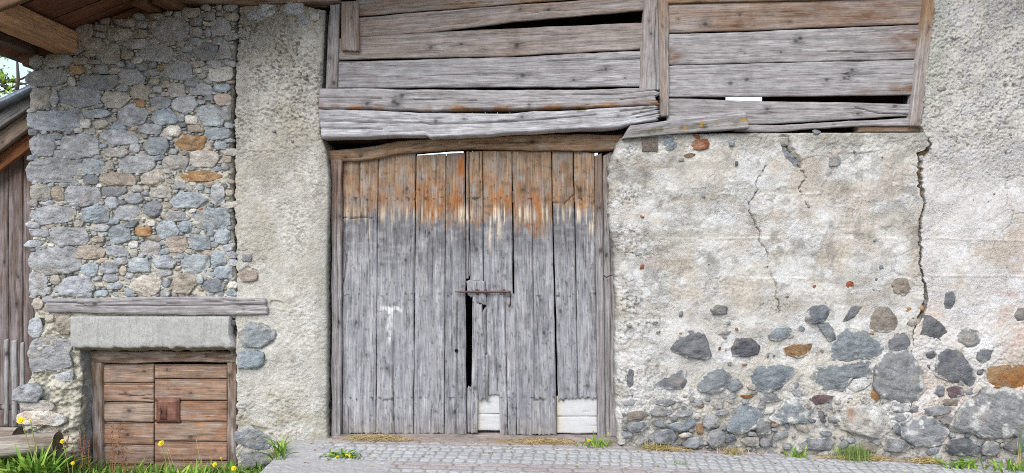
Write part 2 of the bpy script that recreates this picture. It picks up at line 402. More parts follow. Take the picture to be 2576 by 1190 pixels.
for tgt in (9, 7, 5.5, 4.2, 3.2, 2.4, 1.7):
    for _ in range(420):
        cand = np.argwhere(free > tgt)
        if len(cand) == 0: break
        ix, iy = cand[rng.integers(len(cand))]
        hh = 2 * min(free[ix, iy] * 1.1, 9.5); ww = hh * rng.uniform(1.3, 3.)
        cx, cy = ix + 70., float(iy)
        px, py = blob(cx, cy, ww, hh, rng.uniform(-.25, .25), 3000 + cnt, n=6, e=2.6)
        stone(small, px, py, .006, rng.uniform(.008, .026), rng.choice(list('ggggbddttnw')), 3000 + cnt, grow=1.18, step=2.2)
        cut(cx, cy, ww * 1.05, hh * 1.05); cnt += 1
o = small.build('chinking_stones', M_STONE, rub); o['kind'] = 'stuff'

# ---- plastered pier between the rubble wall and the door ------------------------------------
pier = thing('plastered_pier', 'rough cream plastered pier between the rubble wall and the barn door', 'wall')
def pier_h(x, y):
    rough = (.5 + .8 * sm(560, 120, y) + .5 * sm(900, 1050, y)) * np.clip(.75 + .8 * fbm(x / 50., y / 60., 33., 4), .15, 1.6)
    h = roughcast(x, y, 1., 30.) * rough
    h = h + .008 * fbm(x / 130., y / 130., 6., 2)
    d = worley(x / 6.5, y / 5.5)[0]
    h = h - .016 * sm(.6, .85, d + .25 * fbm(x / 12., y / 12., 3., 2)) * sm(800, 100, y)
    e = (x - 640) / 60.
    for (cx, cy, ww, hh) in ((625, 690, 56, 40), (648, 845, 104, 66), (632, 905, 84, 52), (640, 1102, 96, 66), (695, 765, 40, 22)):
        q = ((x - cx) / (ww / 2)) ** 2 + ((y - cy) / (hh / 2)) ** 2
        h = h - .02 * sm(.95, .6, q + .25 * fbm(x / 12., y / 12., 35., 3))
    return h
def pier_c(x, y, h):
    c = mix(alb(208, 205, 196), alb(194, 188, 175), sm(-.3, .5, fbm(x / 60., y / 70., 40., 4)))
    c = mix(c, alb(216, 215, 209), sm(520, 900, y) * (.5 + .4 * fbm(x / 45., y / 45., 42., 4)))
    c = mix(c, alb(194, 191, 184), sm(.1, .7, fbm(x / 35., y / 80., 45., 4)) * .5 * sm(300, 600, y))
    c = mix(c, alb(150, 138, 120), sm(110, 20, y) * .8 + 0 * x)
    c = mix(c, alb(112, 104, 90), sm(.18, .6, fbm(x / 6.5, y / 5., 46., 3)) * (.2 + .5 * sm(900, 150, y)) * np.clip(.7 + .8 * fbm(x / 50., y / 60., 33., 4), .1, 1.3))
    c = mix(c, alb(178, 174, 164), sm(-.1, .5, fbm(x / 16., y / 40., 47., 4)) * .4)
    c = mix(c, alb(170, 160, 135), sm(955, 1090, y) * sm(-.2, .6, fbm(x / 40., y / 30., 49., 4)) * .7)
    c = mix(c, alb(158, 158, 148), sm(30, 0, 815 - x) * .45) * np.array([.985, .965, .945])  # side shading painted into the colour along the right edge
    return c
mb = MB()
wall(mb, lambda y: np.interp(y, [0, 200, 300, 420, 520, 620, 700, 800, 1200], [603, 594, 589, 592, 590, 594, 596, 594, 594]) + 3.5 * fbm(np.asarray(y) / 14., 2., 6., 4),
     fn([(818, 0), (815, 60), (810, 200), (803, 250), (806, 340), (820, 380), (828, 450), (824, 600), (822, 700), (823, 900), (822, 1060), (826, 1110), (826, 1200)]),
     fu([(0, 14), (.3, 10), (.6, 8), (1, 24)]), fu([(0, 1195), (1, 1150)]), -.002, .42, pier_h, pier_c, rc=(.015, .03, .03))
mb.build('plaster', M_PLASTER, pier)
for k, (cx, cy, ww, hh, tn, pr) in enumerate(((620, 648, 34, 26, 'd', .012), (625, 694, 60, 34, 'n', .02), 
        (668, 26, 62, 42, 'g', .02), (735, 24, 70, 40, 'g', .02), (765, 52, 40, 26, 'g', .012), (790, 40, 36, 34, 't', .02), (700, 45, 40, 26, 't', .012), (1030 / 2 + 130, 40, 60, 30, 'g', .012), (690, 480 / 2 + 90, 14, 9, 'd', .012), (735, 355, 12, 8, 'd', .014))):
    m1 = MB(); px, py = blob(cx, cy, ww, hh, 0, 500 + k, n=9)
    stone(m1, px, py, 0.0, pr, tn, 500 + k, strata=-.3, rim=.06); m1.build('stone', M_STONE, pier)

# ---- right: cracked plaster wall with boulders ----------------------------------------------
CR = [[(1930, 415), (1908, 450), (1905, 480), (1885, 515), (1888, 540), (1903, 565), (1913, 590), (1913, 606), (1930, 635), (1937, 685), (1954, 715), (1954, 745), (1962, 785)],
      [(1977, 352), (1990, 385), (2007, 410), (2027, 445), (2012, 475), (2022, 505), (2034, 520)]]
CR2 = [[(1793, 390), (1798, 435), (1778, 455), (1775, 480)], [(1853, 385), (1850, 425)],
      [(2297, 625), (2257, 650), (2249, 695), (2242, 735), (2237, 765)], [(2170, 490), (2168, 548)], [(1905, 425), (1880, 400), (1860, 392)], [(1620, 430), (1628, 470), (1660, 495)], [(2007, 410), (2040, 395), (2110, 390)]]
CRBIG = [(2340, 372), (2318, 382), (2316, 400), (2318, 470), (2325, 482), (2328, 530), (2322, 560), (2317, 595), (2322, 625), (2317, 675), (2324, 705), (2332, 740), (2327, 775), (2312, 806), (2296, 822)]
def jag(ln, seed, amp=3, n=5):
    r = np.random.default_rng(seed); out = []
    for a, b in zip(ln[:-1], ln[1:]):
        for t in np.linspace(0, 1, n, endpoint=False): out.append((a[0] + (b[0] - a[0]) * t + r.uniform(-amp, amp), a[1] + (b[1] - a[1]) * t + r.uniform(-amp, amp)))
    return out + [ln[-1]]
CR = [jag(l, i + 1, 2.2) for i, l in enumerate(CR)]; CR2 = [jag(l, i + 1, 2.2) for i, l in enumerate(CR2)]
tc = lambda s, ox, oy: [tuple((float(a) / 2 + ox, float(b) / 2 + oy) for a, b in (p.split(',') for p in l.split())) for l in s]
BIG = []      # (polygon, tone, protrusion, strata, lime)
def B2(s, tone, pr=.03, st=None, lime=0., ox=1288, stain=0): BIG.append((tc([s], ox, 595)[0], tone, pr, st, lime, stain))
B3 = lambda s, *a, **k: B2(s, *a, ox=1932, **k)
B2('798,565 840,505 880,470 950,475 985,540 1000,600 975,620 880,605', 'd', .02)
B2('1102,560 1130,518 1200,512 1248,550 1235,590 1180,606 1115,600', 'k', .02)
B2('1000,370 1030,345 1090,355 1080,390 1010,392', 'd', .015)
B2('720,745 810,685 870,673 875,740 860,765 720,768', 'd', .025, lime=.03)
B2('928,740 980,685 1060,670 1110,710 1085,760 1010,792 950,780', 'b', .035, -.3)
B2('1080,765 1100,725 1140,718 1162,755 1120,782', 'b', .03)
B2('578,700 590,662 612,668 608,760 590,765 575,735', 'd', .012)
B2('1080,950 1110,880 1165,850 1230,865 1262,905 1230,960 1150,990 1090,975', 'b', .045)
B2('770,950 860,925 920,915 925,950 870,980 800,978', 'b', .04)
B2('575,955 620,935 680,925 690,960 640,985 590,980', 'd', .04)
B2('575,890 640,875 700,890 650,920 580,925', 'n', .03, .4)
B2('690,880 740,862 830,875 770,905 700,900', 'g', .02, .3)
B2('715,820 790,815 838,835 780,855 720,845', 'g', .015)
B2('690,1010 730,975 800,970 830,1010 800,1045 710,1040', 'g', .06, lime=.05)
B2('855,1045 890,1012 950,1012 965,1045 920,1066 870,1064', 'g', .06)
B2('980,1030 990,985 1040,965 1080,1000 1070,1050 1010,1062', 'g', .055)
B2('955,920 990,892 1035,905 1035,960 990,970 960,950', 'g', .03, lime=.08)
B2('1150,1030 1175,1008 1240,1012 1245,1050 1190,1058', 't', .05)
B2('1240,1040 1260,1012 1310,1018 1310,1055 1260,1060', 'g', .05)
B2('830,1000 870,985 915,990 905,1008 850,1015', 'w', .04)
B2('925,975 935,938 960,945 962,990 940,1000', 'o', .02)
B2('1210,935 1260,910 1300,930 1300,990 1240,1000', 'g', .04, lime=.1)
B2('1040,1010 1075,990 1120,1000 1130,1025 1080,1040', 'd', .04)
B3('-80,705 -45,660 40,650 110,655 130,690 60,760 0,785 -60,770', 'b', .035, -.25)
B3('188,385 230,350 290,345 318,375 300,410 240,442 190,430', 'd', .03, -.4)
B3('372,430 420,350 478,350 440,400 385,432', 'd', .025, -.9)
B3('508,470 520,400 560,350 600,352 640,400 662,455 600,480', 'n', .02)
B3('622,240 650,210 700,212 722,270 690,300 640,285', 'n', .015)
B3('243,440 300,430 330,470 342,520 310,535 280,490', 'b', .03)
B3('0,500 50,460 118,462 115,500 60,525 10,520', 'b', .018)
B3('76,565 150,538 228,538 205,590 160,612 95,598', 'o', .022, .1)
B3('302,610 330,530 400,472 470,470 550,520 588,560 590,600 500,615 350,630', 'b', .045, .1)
B3('592,545 640,490 710,480 718,540 690,570 600,590', 'd', .03, -.4)
B3('203,710 250,660 400,640 500,632 532,690 520,722 430,710 370,775 260,778', 'b', .04, -.15)
B3('538,670 570,610 690,580 740,620 770,690 797,770 740,830 700,838 570,800 540,740', 'g', .055, .3)
B3('745,500 780,400 810,395 870,440 908,480 870,532 800,490', 'd', .025, -.4)
B3('885,340 895,275 940,268 942,330 915,372 885,360', 'd', .012)
B3('948,490 990,455 1050,470 1072,530 1020,565 960,545', 'g', .022)
B3('1045,600 1070,560 1130,570 1120,615 1085,632 1050,625', 'd', .02)
B3('840,690 850,610 910,570 960,575 1010,640 1052,720 1010,752 950,742 840,702', 'd', .035)
B3('1235,390 1250,358 1300,360 1300,420 1245,428', 'd', .02)
B3('1095,720 1100,660 1160,650 1250,645 1330,650 1330,750 1200,770 1110,750', 'o', .03, stain=.9)
B3('925,950 1010,835 1100,765 1200,768 1290,790 1380,850 1370,950 1180,1010 1060,1000 950,975', 'g', .09, .5, lime=.05)
B3('670,970 730,915 830,908 908,980 860,1052 760,1057 690,1020', 'g', .07, lime=.02)
B3('345,910 390,860 520,845 590,880 622,950 570,1018 480,1000 370,970', 'w', .06, lime=.32)
B3('5,915 90,830 150,818 208,890 205,935 60,942', 'b', .035, lime=.12)
B3('195,815 250,798 332,800 320,830 230,848', 'p', .025, -.15)
B3('775,870 840,848 922,855 920,885 830,905 780,890', 'g', .035)
B3('612,855 650,838 715,845 718,880 640,885 612,875', 'g', .025, lime=.08)
B3('850,920 900,905 945,915 930,945 880,945', 'g', .035)
B3('895,1050 930,1020 1010,1020 1072,1060 1060,1105 960,1100 900,1085', 'd', .07)
B3('1070,1060 1100,1030 1150,1035 1175,1075 1140,1105 1080,1095', 'g', .065)
B3('570,1045 620,1020 690,1025 720,1060 680,1085 590,1080', 'g', .05)
B3('155,1040 200,1015 300,1015 340,1040 310,1075 180,1070', 'g', .05)
B3('835,790 860,730 890,745 885,800 850,812', 'd', .02)
B3('895,770 930,742 985,760 975,800 920,812', 'p', .02)
B3('860,820 910,815 960,825 955,850 880,848', 'n', .03)
B3('395,760 430,720 490,708 520,740 480,770 440,782', 'l', .025, lime=.3)
B3('508,805 530,752 550,770 565,815 540,838', 'o', .02)
B3('625,960 650,935 672,970 665,1005 635,990', 'd', .03)
B3('250,870 275,880 295,935 275,945 258,910', 'd', .02)
B3('1180,1060 1240,1015 1310,1005 1330,1060 1250,1095', 'd', .06)
B3('788,590 830,572 848,600 820,615 795,608', 'd', .02)
B3('1045,680 1070,662 1092,675 1075,698 1050,695', 'd', .015)
B3('690,440 720,410 760,418 755,440 715,456', 't', .02)
B3('440,1060 500,1035 555,1050 545,1085 470,1085', 'n', .04)
B3('905,990 935,980 945,1010 920,1020', 'g', .03)
SM2 = """870,802,35,25,n 905,820,38,30,t 865,860,38,25,d 955,855,45,18,o 985,820,35,25,b 1100,825,42,30,t 1180,805,85,20,r 1095,640,30,25,g 1170,645,38,15,r 655,155,24,48,r 590,450,38,16,n 720,433,38,14,t 735,480,35,12,n 850,390,25,35,g
1045,563,16,25,r 1075,570,10,16,n 850,487,28,12,o 640,90,65,20,g 1090,435,30,22,g 1130,465,22,18,r 1070,485,80,18,g 1070,507,32,12,n 1060,885,70,35,g 990,140,10,6,r 1260,840,50,30,g 1060,800,50,30,g 850,720,12,8,d"""
SM3 = """410,240,50,45,r 700,370,78,40,o 775,360,25,40,o 570,155,30,35,d 545,215,20,25,d 530,268,20,20,d 560,275,12,12,d 810,655,16,45,p 235,250,30,15,r 115,505,62,14,t 170,465,38,30,d 1200,465,45,16,n 1160,490,45,25,p 210,860,45,25,t 20,810,42,26,k 145,750,28,50,d
185,795,48,16,t 1220,625,70,22,g 97,302,25,12,d 30,600,16,14,d 0,600,14,30,d 825,172,18,14,r 1035,345,35,30,g 1220,540,25,25,n 920,430,40,20,n 520,490,40,16,o 1145,68,12,12,k 535,20,22,18,g 270,580,28,50,n 735,640,16,40,g 990,680,16,24,g"""
SM20 = """600,750,72,55,g 790,720,86,76,b 950,727,104,62,r 895,780,72,22,o 850,803,42,25,g 1105,720,38,36,b 655,1090,36,14,r 870,672,50,16,n 930,685,60,18,r 1130,822,22,36,d 530,805,14,12,r 965,990,22,18,d"""
SM30 = """75,712,70,54,t 335,810,70,62,g 245,665,46,25,d 205,1035,22,26,d 435,762,24,16,g 575,790,10,8,r"""
PL = [(x, y, a, b, t) for (x, y, a, b, t) in parse(SM2, 1288, 595) + parse(SM3, 1932, 595) + parse(SM20, 1288, 0) + parse(SM30, 1932, 0)]
SM3P = """830,562,42,42,n 1090,340,32,26,g 1240,310,36,42,g 995,240,54,44,g 920,130,50,62,g 1165,565,72,36,g 1230,685,74,30,d 880,445,82,25,t 985,465,42,25,g 1160,490,44,32,g 820,765,26,40,g 1225,770,26,36,p 895,560,18,20,r 975,90,24,14,g 1025,140,30,24,t
1145,380,50,36,g 1230,380,24,18,g 1280,480,30,26,d 1270,750,30,14,n 1110,1012,10,10,d 1033,1005,12,14,n 1140,975,14,16,d 1195,768,18,20,p"""
PP = parse(SM3P, 1932, 0)
def sock(x, y, depth_lo=.012):
    """plaster stays back where a stone fills the wall"""
    h = 0 * x
    for (poly, tone, pr, st, lime, stn) in BIG:
        px = np.array([p[0] for p in poly]); py = np.array([p[1] for p in poly]); cx, cy = px.mean(), py.mean()
        m = (abs(x - cx) < 140) & (abs(y - cy) < 110)
        if not m.any(): continue
        _, _, Rr = outline(px, py); xs, ys = x[m] - cx, y[m] - cy
        th = np.arctan2(ys, xs) % (2 * np.pi)
        q = np.hypot(xs, ys) / np.interp(th, np.linspace(0, 2 * np.pi, 97), np.append(Rr, Rr[0]))
        q = q + .10 * fbm(x[m] / 9., y[m] / 9., 31., 3)
        h[m] = np.minimum(h[m], -.024 * sm(1.0, .8, q)) + np.where(q < 1.3, .008 * sm(1.3, 1.05, q) * sm(.9, 1.0, q), 0)
    return h
ylow = lambda x, y: sm(800, 1050, y + .12 * (x - 1900))
def bould_h(x, y):
    X = x / SC
    rough = (.3 + .35 * sm(1700, 1560, x)) * np.clip(.8 + 1.1 * fbm(x / 55., y / 45., 66., 4), .1, 1.9) + .35 * sm(430, 340, y) + .75 * ylow(x, y)
    h = roughcast(x, y, 1., 60.) * rough + .018 * fbm(x / 160., y / 120., 61., 3)
    # patches where the finish coat has come away
    pt = fbm(x / 60., y / 55., 63., 4)
    h = h - .006 * sm(.12, .2, pt) * sm(900, 800, y)
    for (yl, x0, x1) in ((491, 1790, 2310), (601, 1620, 2320), (698, 1860, 2330), (378, 2010, 2240)):
        dd = abs(y - yl - 4 * fbm(x / 90., 1., yl, 2))
        h = h + .006 * sm(5, 0, dd) * sm(x0, x0 + 30, x) * sm(x1, x1 - 30, x) * sm(-.2, .2, fbm(x / 40., 2., yl, 2))
    wx, wy = x + 3 * fbm(x / 9., y / 9., 70., 3), y + 3 * fbm(x / 9., y / 9., 71., 3)
    d = poly_dist(wx, wy, CR)
    h = h - .035 * sm(2.8, .5, d) * sm(-.7, -.2, fbm(x / 20., y / 20., 73., 3)) + .003 * sm(14, 3, d) * np.sign(x - 1950 + 0 * y) - .007 * sm(1.9, .5, poly_dist(wx, wy, CR2))
    hole = poly_dist(wx, wy, [[(1975, 350), (1988, 385), (2008, 410)]])
    h = h - .028 * sm(16, 9, hole)
    h = h - .07 * sm(26, 4, 2342 - x) * 0
    h = h - .03 * ylow(x, y) * sm(1000, 1090, y) + .03 * sm(760, 1040, y)
    return h + sock(x, y)
def bould_c(x, y, h):
    n1 = fbm(x / 95., y / 70., 80., 4); n2 = fbm(x / 40., y / 34., 82., 4)
    c = mix(alb(216, 213, 207), alb(208, 201, 190), sm(-.2, .5, n1))
    c = mix(c, alb(224, 223, 222), sm(.0, .6, n2) * .7)
    c = mix(c, alb(162, 159, 152), sm(.08, .6, fbm(x / 22., y / 16., 83., 5) + .25 * fbm(x / 120., y / 90., 85., 2)) * .5)
    # bare tan undercoat in large blotches, more to the right of the wall
    tan = sm(.05, .35, fbm(x / 75., y / 60., 84., 4) + .25 * sm(1750, 2250, x) - .18) * sm(360, 400, y) * sm(820, 740, y)
    c = mix(c, alb(200, 186, 170), tan * .55)
    c = mix(c, alb(150, 146, 138), sm(.12, .5, fbm(x / 36., y / 40., 86., 4) + .35 * sm(1720, 1560, x) - .3) * .6 * sm(820, 640, y))
    c = mix(c, alb(168, 164, 154), sm(400, 340, y) * (.55 + .3 * n2))
    c = mix(c, alb(184, 176, 162), sm(1020, 1110, y - .05 * (x - 1600)) * .6)
    for (yl, x0, x1) in ((491, 1790, 2310), (601, 1620, 2320), (698, 1860, 2330)):
        dd = abs(y - yl - 4 * fbm(x / 90., 1., yl, 2)); c = mix(c, alb(238, 234, 224), sm(8, 2, dd) * .6 * sm(x0, x0 + 40, x) * sm(-.3, .2, fbm(x / 40., 2., yl, 2)))
    c = mix(c, alb(122, 118, 112), sm(.3, .65, fbm(x / 5.5, y / 5., 88., 3)) * (.22 + .4 * sm(1720, 1560, x)) * np.clip(.8 + 1.1 * fbm(x / 55., y / 45., 66., 4), .1, 1.5))
    c = mix(c, alb(168, 160, 146), sm(.15, .6, fbm(x / 150., y / 22., 89., 4)) * .35)
    hole = poly_dist(x + 3 * fbm(x / 9., y / 9., 70., 3), y, [[(1975, 350), (1988, 385), (2008, 410)]])
    return mix(c, alb(132, 126, 116), sm(15, 9, hole) * .8) * np.array([.945, .94, .93])
bw = thing('boulder_wall', 'cracked pale plaster wall with grey boulders showing low down, right of barn door', 'wall')
mb = MB()
bl = fn([(1572, 330), (1552, 362), (1540, 395), (1532, 440), (1534, 550), (1545, 640), (1550, 760), (1550, 1000), (1556, 1115), (1556, 1200)])
def crx(y): 
    return np.interp(y, [333, 366, 374, 384, 400, 470, 482, 500, 530, 560, 595, 625, 675, 705, 740, 775, 806, 830, 885, 915, 965, 1010, 1200],
                        [2337, 2336, 2330, 2308, 2310, 2312, 2316, 2322, 2322, 2315, 2311, 2317, 2312, 2319, 2325, 2318, 2302, 2296, 2292, 2290, 2290, 2290, 2290.])
crj = lambda y: crx(y) + 3.5 * fbm(np.asarray(y) / 7., 1., 3., 4)
wall(mb, lambda y: bl(y) + 3 * fbm(np.asarray(y) / 14., 4., 1., 3), crj, fu([(0, 346), (.08, 340), (.3, 335), (1, 333)]), fu([(0, 1150), (1, 1185)]), 0., .4, bould_h, bould_c, rc=(.08, .004, .010))
mb.build('plaster', M_PLASTER, bw)

# ---- far right: roughcast pier ---------------------------------------------------------------
rp = thing('roughcast_pier', 'tall roughcast pier at the right edge, beyond the wide vertical crack', 'wall')
CP = [jag(l, 40 + i, 2.2) for i, l in enumerate([[(2539, 445), (2527, 467), (2536, 480), (2532, 510), (2549, 540), (2539, 570), (2522, 580), (2524, 610), (2539, 630), (2529, 695), (2532, 740), (2547, 770)],
       [(2382, 670), (2380, 700), (2384, 725)], [(2384, 5), (2392, 18), (2412, 2)], [(2549, 540), (2576, 536), (2600, 530)], [(2343, 700), (2346, 740)], [(2470, 445), (2540, 448)], [(2497, 585), (2500, 640)]])]
def rp_h(x, y):
    up = sm(520, 330, y - .25 * (x - 2450) + 60 * fbm(x / 50., y / 50., 92., 4)); rough = (.3 + .55 * up) * np.clip(.8 + .8 * fbm(x / 50., y / 45., 67., 4), .2, 1.6) + .8 * ylow(x, y)
    h = roughcast(x, y, 1., 90.) * rough + .015 * fbm(x / 120., y / 120., 91., 3)
    d = worley(x / 6.5, y / 5.5)[0]
    h = h - .014 * sm(.6, .85, d + .25 * fbm(x / 12., y / 12., 3., 2)) * up
    wx, wy = x + 2 * fbm(x / 9., y / 9., 70., 3), y + 2 * fbm(x / 9., y / 9., 71., 3)
    h = h - .014 * sm(2.2, .5, poly_dist(wx, wy, CP)) * sm(-.6, 0, fbm(x / 20., y / 20., 73., 3))
    h = h - .04 * sm(7, 4, np.minimum(np.hypot(x - 2529, y - 217), np.hypot(x - 2550, y - 215)))
    for (yl, x0) in ((602, 2330), (696, 2330)):
        h = h + .006 * sm(5, 0, abs(y - yl - 4 * fbm(x / 90., 1., yl, 2)))
    h = h - .03 * ylow(x, y) * sm(1000, 1090, y) + .03 * sm(760, 1040, y)
    return h + sock(x, y)
def rp_c(x, y, h):
    n1 = fbm(x / 80., y / 80., 95., 4); n2 = fbm(x / 30., y / 26., 96., 4)
    up = sm(520, 330, y - .25 * (x - 2450) + 60 * fbm(x / 50., y / 50., 92., 4))
    c = mix(mix(alb(218, 214, 209), alb(210, 198, 186), sm(-.1, .5, n1)), mix(alb(206, 202, 195), alb(192, 189, 186), sm(-.2, .4, n2)), up)
    c = mix(c, alb(234, 232, 232), sm(.1, .6, n2) * .5 * (1 - up * .6))
    c = mix(c, alb(168, 172, 160), sm(60, 15, x - 2345) * sm(420, 100, y) * .5)
    c = mix(c, alb(204, 160, 150), sm(.4, .8, fbm(x / 30., y / 18., 97., 4)) * .4 * sm(2480, 2540, x) * sm(540, 580, y))
    c = mix(c, alb(116, 108, 100), sm(.35, .7, fbm(x / 4.5, y / 4.2, 98., 3)) * (.2 + .25 * up))
    return mix(c, alb(186, 178, 164), sm(1020, 1110, y - .05 * (x - 1600)) * .6) * np.array([.945, .935, .925])
mb = MB()
rl = lambda y: np.where(np.asarray(y) < 345, np.interp(y, [0, 315, 345], [2352, 2318, 2330]), np.interp(y, [345, 365, 384, 400, 470, 482, 530, 560, 595, 625, 675, 705, 740, 775, 806, 830, 1200], [2338, 2341, 2338, 2320, 2320, 2327, 2328, 2320, 2316, 2322, 2316, 2323, 2333, 2331, 2312, 2294, 2286.])) + 3.5 * fbm(np.asarray(y) / 7., 1.3, 3., 4)
wall(mb, rl, lambda y: 2900 + 0 * y, lambda u: -60 + 0 * u, fu([(0, 1180), (1, 1220)]), -.018, .4, rp_h, rp_c, rc=(.006, .05, .03))
mb.build('plaster', M_PLASTER, rp)
# rubble core seen inside the crack
mb = MB()
u_, v_ = np.meshgrid(np.linspace(2285, 2360, 30), np.linspace(340, 900, 200), indexing='ij')
p_ = P(u_, v_, 0.); p_[..., 1] = .055 + .02 * fbm(u_ / 8., v_ / 8., 2., 4)
mb.grid(p_, alb(128, 108, 78) * (1 + .3 * fbm(u_ / 10., v_ / 10., 5., 3))[..., None]); mb.build('crack_filling', M_MORTAR, bw)
for k, (cx, cy, ww, hh, tn) in enumerate(((2318, 398, 16, 22, 'g'), (2322, 432, 14, 26, 'n'), (2326, 470, 20, 16, 'o'), (2328, 495, 14, 22, 't'), (2342, 383, 16, 20, 'g'), (2330, 765, 22, 36, 'd'), (2318, 800, 16, 20, 'd'))):
    m1 = MB(); px, py = blob(cx, cy, ww, hh, 0, 700 + k, 7); stone(m1, px, py, .045, .02, tn, 700 + k); m1.build('stone', M_STONE, bw)
for k, (pl_, tn) in enumerate((([(597, 836), (630, 811), (693, 832), (698, 852), (648, 877), (610, 873)], 'b'), ([(597, 886), (621, 878), (668, 886), (664, 911), (648, 930), (597, 926)], 'b'), ([(594, 1088), (624, 1067), (692, 1108), (673, 1133), (630, 1128), (592, 1112)], 'g'), ([(600, 1140), (640, 1132), (690, 1140), (690, 1180), (610, 1180)], 'g'))):
    m1 = MB(); stone(m1, np.array([p[0] for p in pl_]), np.array([p[1] for p in pl_]), -.004, .05, tn, 560 + k, strata=-.3, rim=.06, grow=1.06, smear=.5, bright=1.05); m1.build('stone', M_STONE, pier)
for k, (poly, tone, pr, st, lime, stn) in enumerate(BIG):
    px = np.array([p[0] for p in poly]); py = np.array([p[1] for p in poly])
    m1 = MB(); low = sm(760, 1040, py.mean())
    tn = tone
    stone(m1, px, py, .006 - .03 * low - .01, pr * 1.15 + .016, tn, 1000 + k, strata=st, grow=1.12, smear=.85, bright=.9, lime=lime, stain=stn, step=2.6, rim=.06)
    o = m1.build('stone', M_STONE, rp if px.mean() > 2315 else bw)
    if tone == 'o': o['label'] = 'rust orange boulder'
for k, (cx, cy, ww, hh, tn) in enumerate(PL + PP):
    m1 = MB(); px, py = blob(cx, cy, ww, hh, np.random.default_rng(k).uniform(-.4, .4) if ww < 45 else -.1, 1200 + k, n=8, e=2.3)
    big = abs(cx - 1977) < 60 and cy < 420
    stone(m1, px, py, (-.0 if not big else .02) - .03 * float(sm(760, 1040, cy)), .019, tn, 1200 + k, grow=1.08, step=1.8, rim=.05, smear=.4, bright=1.)
    m1.build('stone', M_STONE, rp if cx > 2330 else bw)
gx, gy = np.meshgrid(np.arange(1560, 2640), np.arange(930, 1180), indexing='ij')
free = np.full(gx.shape, 99.)
for (poly, *_r) in BIG:
    px = np.array([p[0] for p in poly]); py = np.array([p[1] for p in poly]); cx, cy, Rr = outline(px, py)
    th = np.arctan2(gy - cy, gx - cx) % (2 * np.pi); rq = np.interp(th, np.linspace(0, 2 * np.pi, 97), np.append(Rr, Rr[0]))
    free = np.minimum(free, np.hypot(gx - cx, gy - cy) - rq)
wmap = sm(960, 1070, gy + 12 * fbm(gx / 60., gy / 40., 5., 3) + .03 * (gx - 1900))
rub1, rub2 = MB(), MB()
for i in range(150):
    cand = np.argwhere((free > (11 if i < 40 else 6 if i < 100 else 4)) & (wmap > rng.uniform(.05, .95)))
    if not len(cand): continue
    ix, iy = cand[rng.integers(len(cand))]; fr = free[ix, iy]; hh = 2 * min(fr, 11) * rng.uniform(.75, 1.05); ww = hh * rng.uniform(1.2, 2.6); cx, cy = ix + 1560., iy + 930.
    px, py = blob(cx, cy, ww, hh, rng.uniform(-.4, .4), 5000 + i, n=6, e=2.6)
    stone(rub2 if cx > 2300 else rub1, px, py, -.03 * sm(760, 1040, cy), rng.uniform(.016, .03), rng.choice(list('gggtdgwg')), 5000 + i, grow=1.1, step=2.2, smear=.8, bright=1., rim=.06)
    free = np.minimum(free, np.hypot((gx - cx) / (ww / hh), gy - cy) - hh / 2)
for rb_, par in ((rub1, bw), (rub2, rp)):
    o = rb_.build('rubble', M_STONE, par); o['kind'] = 'stuff'
m1 = MB(); px, py = blob(1932 + 105 / 2, 398, 62, 26, .75, 1500, 8); stone(m1, px, py, .022, .012, 'd', 1500, step=2); m1.build('stone', M_STONE, bw)

